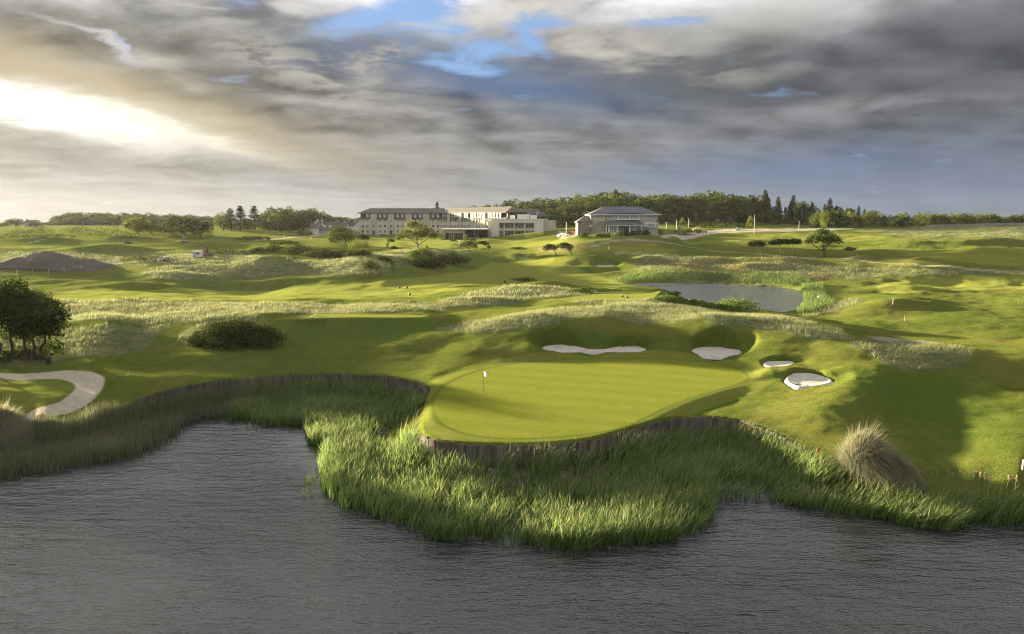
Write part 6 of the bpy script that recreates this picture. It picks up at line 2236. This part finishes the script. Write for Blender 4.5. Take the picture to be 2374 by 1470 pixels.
buggy(429, 561, .3, 'pale green golf buggy with a roof on the far left fairway', 'grey_metal')
buggy(298, 566, 1.2, 'dark roofless mower standing on the far left fairway', 'black', False)


# cars
def car(px, y, py, rz, mat, label, L=4.3, W=1.8, H=1.5):
    q = at_y(px, py, y)
    q[2] = float(ground(q[0], q[1])) + .02
    o = empty('parked_car', tuple(q), rz)
    tag(o, label, 'car', 'parked cars')
    pr = [(-.5, .30), (-.5, .72), (-.47, .80), (-.36, .86), (-.22, 1.42), (-.05, 1.5), (.22, 1.46), (.40, .95), (.49, .82), (.5, .62), (.5, .30)]
    bm = bmesh.new()
    ring = []
    for k, wv in enumerate((-.5, -.5, .5, .5)):
        row = []
        for x, z in pr:
            tuck = (.80 if z > 1.0 else 1.0) if k in (0, 3) else (.80 if z > 1.0 else 1.0)
            row.append(bm.verts.new((x * L, wv * W * tuck, z * H / 1.5)))
        ring.append(row)
    n = len(pr)
    for a_, b2 in ((ring[0], ring[3]),):
        for i in range(n):
            bm.faces.new((a_[i], a_[(i + 1) % n], b2[(i + 1) % n], b2[i]))
        bm.faces.new(a_[::-1])
        bm.faces.new(b2)
    for v in [v for v in bm.verts if not v.link_faces]:
        bm.verts.remove(v)
    bmesh.ops.recalc_face_normals(bm, faces=bm.faces)
    me = bpy.data.meshes.new('body')
    bm.to_mesh(me)
    bm.free()
    link('body', me, M[mat], o)
    s = H / 1.5
    MB().poly((-.345 * L, -.36 * W, .92 * s), (-.345 * L, .36 * W, .92 * s), (-.232 * L, .33 * W, 1.36 * s), (-.232 * L, -.33 * W, 1.36 * s)).build('windscreen', M['glass'], o).location = (-.02, 0, .02)
    MB().poly((.238 * L, -.33 * W, 1.40 * s), (.238 * L, .33 * W, 1.40 * s), (.385 * L, .36 * W, 1.0 * s), (.385 * L, -.36 * W, 1.0 * s)).build('rear_window', M['glass'], o).location = (.02, 0, .02)
    for sd in (-1, 1):
        MB().poly((-.28 * L, sd * .455 * W, .95 * s), (.32 * L, sd * .455 * W, .98 * s), (.2 * L, sd * .415 * W, 1.38 * s), (-.19 * L, sd * .415 * W, 1.38 * s)).build('side_window', M['glass'], o)
        h_ = MB().box(-.505 * L, -.49 * L, sd * .36 * W - .16, sd * .36 * W + .16, .60 * s, .74 * s).build('headlight', M['white'], o)
    for x in (-.31 * L, .31 * L):
        for sd in (-1, 1):
            k_ = MB().cyl(0, 0, -.1, .1, .32, .32, 14).build('wheel', M['black'], o)
            k_.location = (x, sd * (W / 2 - .08), .32)
            k_.rotation_euler = (R(90), 0, 0)
            r_ = MB().cyl(0, 0, -.11, .11, .19, .19, 10).build('rim', M['grey_metal'], k_)
    return o


car(1711, 345, 536, R(75), 'silver_car', 'silver blue car parked alone on the wide car park', H=1.6)
car(1328, 292, 537, R(15), 'red_car', 'red car parked between the annex and the clubhouse')
car(1305, 285, 545, R(200), 'white', 'white car parked nearest to the tall lamp post by the annex')
car(1316, 288, 541, R(10), 'black_car', 'black car parked just behind the white one by the annex')
car(1576, 348, 530, R(70), 'black_car', 'dark car by the hedge at the left end of the car park')
car(1617, 350, 532, R(10), 'yellow', 'pale car half hidden behind the hedge beside the car park')


# lamp posts and poles
def lamp(px, y, py_top, label, arm=True):
    u, s = ray(px, py_top)
    x = u * y
    g = float(ground(x, y))
    h = CAM_Z + s * y - g
    o = empty('lamp_post', (x, y, g))
    tag(o, label, 'lamp post', 'lamp posts')
    MB().cyl(0, 0, -.3, h, .10, .07, 8).build('pole', M['grey_metal'], o)
    MB().box(-.7, .15, -.12, .12, h - .08, h + .08).build('lamp_head', M['dark_metal'], o)
    return o


lamp(1313, 280, 514, 'tall lamp post between the annex and the clubhouse')
lamp(1569, 345, 509, 'dark lamp post behind the long hedge, left of two')
lamp(1597, 345, 506, 'pale lamp post behind the long hedge, right of two')
lamp(1853, 352, 512, 'short pale post in front of the dark conifers')
lamp(1545, 352, 515, 'thin lamp post close to the clubhouse right corner')
u, s = ray(1750, 499)
x, y = u * 320, 320.0
g = float(ground(x, y))
o = empty('flag_pole', (x, y, g))
tag(o, 'bare pale flag pole beside the car park', 'pole')
MB().cyl(0, 0, -.3, CAM_Z + s * y - g, .12, .06, 8).build('pole', M['white_worn'], o)
MB().cyl(0, 0, CAM_Z + s * y - g, CAM_Z + s * y - g + .2, .10, .10, 8).build('finial', M['white'], o)
# small dark posts seen on the course
for px, py, h_, lab in ((1413, 580, 1.5, 'dark slim litter bin on the mown rise before the clubhouse'), (1637, 541, 1.6, 'dark post at the right end of the long hedge')):
    f = hit(px, py)
    o = empty('course_bin', tuple(f))
    tag(o, lab, 'bin', 'dark bins on the course')
    MB().cyl(0, 0, -.1, h_ * .75, .2, .24, 10).build('body', M['black'], o)
    MB().cyl(0, 0, h_ * .75, h_, .27, .1, 10).build('lid', M['dark_metal'], o)
for px, py, lab in ((659, 551, 'white bollard light, left of two beside the approach road'), (721, 555, 'white bollard light, right of two beside the approach road'), (1065, 563, 'white bollard light left of the dark two trunked tree'), (1348, 538, 'white bollard light at the clubhouse left corner')):
    f = hit(px, py)
    o = empty('bollard_light', tuple(f))
    tag(o, lab, 'bollard', 'white bollard lights')
    MB().cyl(0, 0, -.1, .8, .10, .10, 8).build('post', M['white_worn'], o)
    MB().cyl(0, 0, .8, 1.15, .26, .22, 10).build('globe', M['white'], o)

# stone wall along the meadow
q0, q1 = hit(2150, 527), hit(2420, 521)
o = empty('drystone_wall', tuple(q0))
tag(o, 'low grey drystone wall along the far edge of the meadow', 'wall', None, 'thing')
_sm = []
for i in range(3):
    r_ = random.Random(90 + i)
    bm = bmesh.new()
    bmesh.ops.create_cube(bm, size=1)
    for v in bm.verts:
        v.co = Vector((v.co.x * .75 + r_.uniform(-.08, .08), v.co.y * .5 + r_.uniform(-.06, .06), v.co.z * .38 + r_.uniform(-.05, .05)))
    me = bpy.data.meshes.new('stone')
    bm.to_mesh(me)
    bm.free()
    me.materials.append(simple_mat('wall_stone', (.30, .28, .25), .95, .1, .3, 2, .03, None, .35) if i == 0 else _sm[0].materials[0])
    _sm.append(me)
n_ = 95
for i in range(n_):
    p = q0 + (q1 - q0) * (i + .5) / n_
    g = float(ground(p[0], p[1]))
    for k in range(3):
        s_ = bpy.data.objects.new('stone', _sm[(i * 3 + k * 2) % 3])
        COL.objects.link(s_)
        s_.parent = o
        s_.location = (p[0] - q0[0] + rnd.uniform(-.2, .2), p[1] - q0[1] + rnd.uniform(-.08, .08), g - q0[2] + .12 + k * .34)
        s_.rotation_euler = (rnd.uniform(-.1, .1), rnd.uniform(-.1, .1), rnd.uniform(-.3, .3) + (math.pi if k else 0))
        s_.scale = (1.25, 1, 1)

# hedges and round shrubs about the clubhouse
_cb = [(1352, 550, 4.5, 2.2, 3, 'leaf_dark', 'dark round shrub at the left corner of the clubhouse'), (1385, 549, 3, 1.4, 2, 'leaf_light', 'yellow shrub, leftmost of the row before the clubhouse'), (1398, 549, 2.6, 1.5, 2, 'leaf_light', 'second yellow shrub of the row before the clubhouse'),
       (1384, 543, 3.0, 3.2, 2.4, 'leaf_light', 'tall pale shrub behind the yellow row by the clubhouse stair'), (1410, 549, 2.6, 1.7, 2, 'leaf_light', 'third yellow shrub of the row before the clubhouse'), (1424, 549, 2.6, 1.7, 2, 'leaf_light', 'fourth yellow shrub of the row before the clubhouse'),
       (1438, 548, 2.8, 2.0, 2, 'leaf', 'green shrub in the middle of the row before the clubhouse'), (1452, 547, 3.0, 2.1, 2, 'leaf', 'green shrub right of the middle in the clubhouse row'), (1467, 546, 3.2, 2.0, 2, 'leaf_dark', 'dark shrub under the glazed bay of the clubhouse'),
       (1482, 545, 3.2, 2.4, 2, 'leaf', 'tall green shrub at the right end of the glazed bay'), (1498, 545, 3.4, 1.9, 2, 'leaf_dark', 'dark shrub under the right windows of the clubhouse'), (1513, 543, 3.2, 1.9, 2, 'leaf', 'green shrub near the right corner of the clubhouse'), (1528, 541, 3.4, 2.4, 3, 'leaf_dark', 'dark shrub at the right corner of the clubhouse')]
for px, py, w, h, d, mat, lab in _cb:
    bush(px, py, w, h, d, 380, .2, mat, lab, 'clubhouse_shrub', 'shrubs round the clubhouse', 8)
bush(1590, 541, 20, 2.4, 4, 1300, .24, 'leaf_dark', 'long dark clipped hedge between the clubhouse and the car park', 'hedge', None, 22)
bush(1582, 546, 14, 1.2, 3, 700, .2, 'leaf', 'low green hedge in front of the long dark one', 'hedge', None, 16)
for px, py, w, h, mat, lab in [(1603, 527, 6, 1.6, 'leaf', 'shrub border left along the back of the car park'), (1640, 527, 9, 2.0, 'leaf', 'shrub border in the middle along the back of the car park'), (1680, 527, 8, 2.2, 'leaf', 'rounded shrub border right along the back of the car park'),
                               (1720, 527, 9, 1.8, 'leaf_dark', 'dark shrub border at the end of the car park'), (1582, 522, 3, 4, 'leaf_light', 'slim yellow shrub by the two lamp posts'), (1612, 521, 4, 4.5, 'leaf_olive', 'reddish small tree like shrub right of the pale lamp post'), (1693, 521, 2.2, 5, 'leaf_olive', 'thin brownish shrub before the dark wood')]:
    bush(px, py, w, h, 3, 420, .26, mat, lab, 'border_shrub', 'border shrubs by the car park', 9)
for px, py, w, h, lab in [(1024, 557, 3.5, 3.6, 'yellow green shrub left of the entrance pavilion'), (1080, 558, 2.4, 3.2, 'round clipped shrub before the pavilion opening'), (1050, 559, 3, 1.2, 'low shrub before the pavilion glass'), (1095, 559, 3, 1.4, 'low shrub before the pavilion stair')]:
    bush(px, py, w, h, 2.4, 320, .2, 'leaf', lab, 'pavilion_shrub', 'shrubs round the pavilion', 8)
for xx, w in ((-86, 5.5), (-76, 4.5), (-62.5, 5.0)):
    pxx = xx / 418 * F_PX + CXP
    bush(pxx, 546, w, .9, 1.6, 220, .22, 'leaf_dark', {-86: 'low dark hedge under the first windows of the hotel', -76: 'low dark hedge between the first two stone bays of the hotel', -62.5: 'low dark hedge right of the second stone bay of the hotel'}[xx], 'hotel_hedge', 'hedges along the hotel', 8)

# dock stems with brown seed heads along the right bank
_dm = []
for i in range(3):
    r_ = np.random.default_rng(i)
    st_ = tube_mesh('stem', [limb(r_, (0, 0, -.1), (.06 * i - .06, 0, 1.1), .012, .008, 4, .02)], 5)
    st_.materials.append(M['bark_pale'])
    hd = leaf_mesh('seed_head', r_, [(.06 * i - .06, 0, .85 + .12 * k, .07, .07, .10) for k in range(3)], 60, .05, .3, .2)
    hd.materials.append(simple_mat('brown_seeds', (.30, .22, .15), .9, .1, .3, 8, 0) if i == 0 else _dm[0][1].materials[0])
    _dm.append((st_, hd))
for i, (px, py) in enumerate([(2098, 1128), (2120, 1118), (2122, 1130), (2140, 1122), (2158, 1136), (2173, 1128), (2194, 1128), (2206, 1126), (2222, 1130), (2240, 1134), (2256, 1132), (2268, 1130), (2282, 1134), (2292, 1140), (2334, 1138), (2352, 1140)]):
    f = hit(px, py)
    o = empty('dock_plant', tuple(f), rnd.uniform(0, 6))
    sc_ = rnd.uniform(.75, 1.15)
    o.scale = (sc_, sc_, sc_)
    tag(o, 'thin brown dock stem with seed head %s' % ('close right of the huge tussock' if px < 2150 else 'well right of the huge tussock' if px < 2250 else 'towards the right end of the row' if px < 2310 else 'below the pale wooden post'), 'dock plant', 'brown dock stems on the right bank')
    for nm, me in zip(('stem', 'seed_head'), _dm[i % 3]):
        c = bpy.data.objects.new(nm, me)
        COL.objects.link(c)
        c.parent = o

# ------------------------------------------------------------------ air
HAZE_DENSITY = 0.000024
hm, ht, hout = new_mat('haze')
pv = ht.nodes.new('ShaderNodeVolumePrincipled')
pv.inputs['Color'].default_value = (0.93, 0.95, 1.0, 1)
pv.inputs['Density'].default_value = HAZE_DENSITY
pv.inputs['Anisotropy'].default_value = 0.3
ht.links.new(pv.outputs[0], hout.inputs['Volume'])
hb = MB().box(-1600, 1600, -150, 1560, -8, 60).build('haze', hm)
tag(hb, 'thin warm haze over the course', kind='stuff')
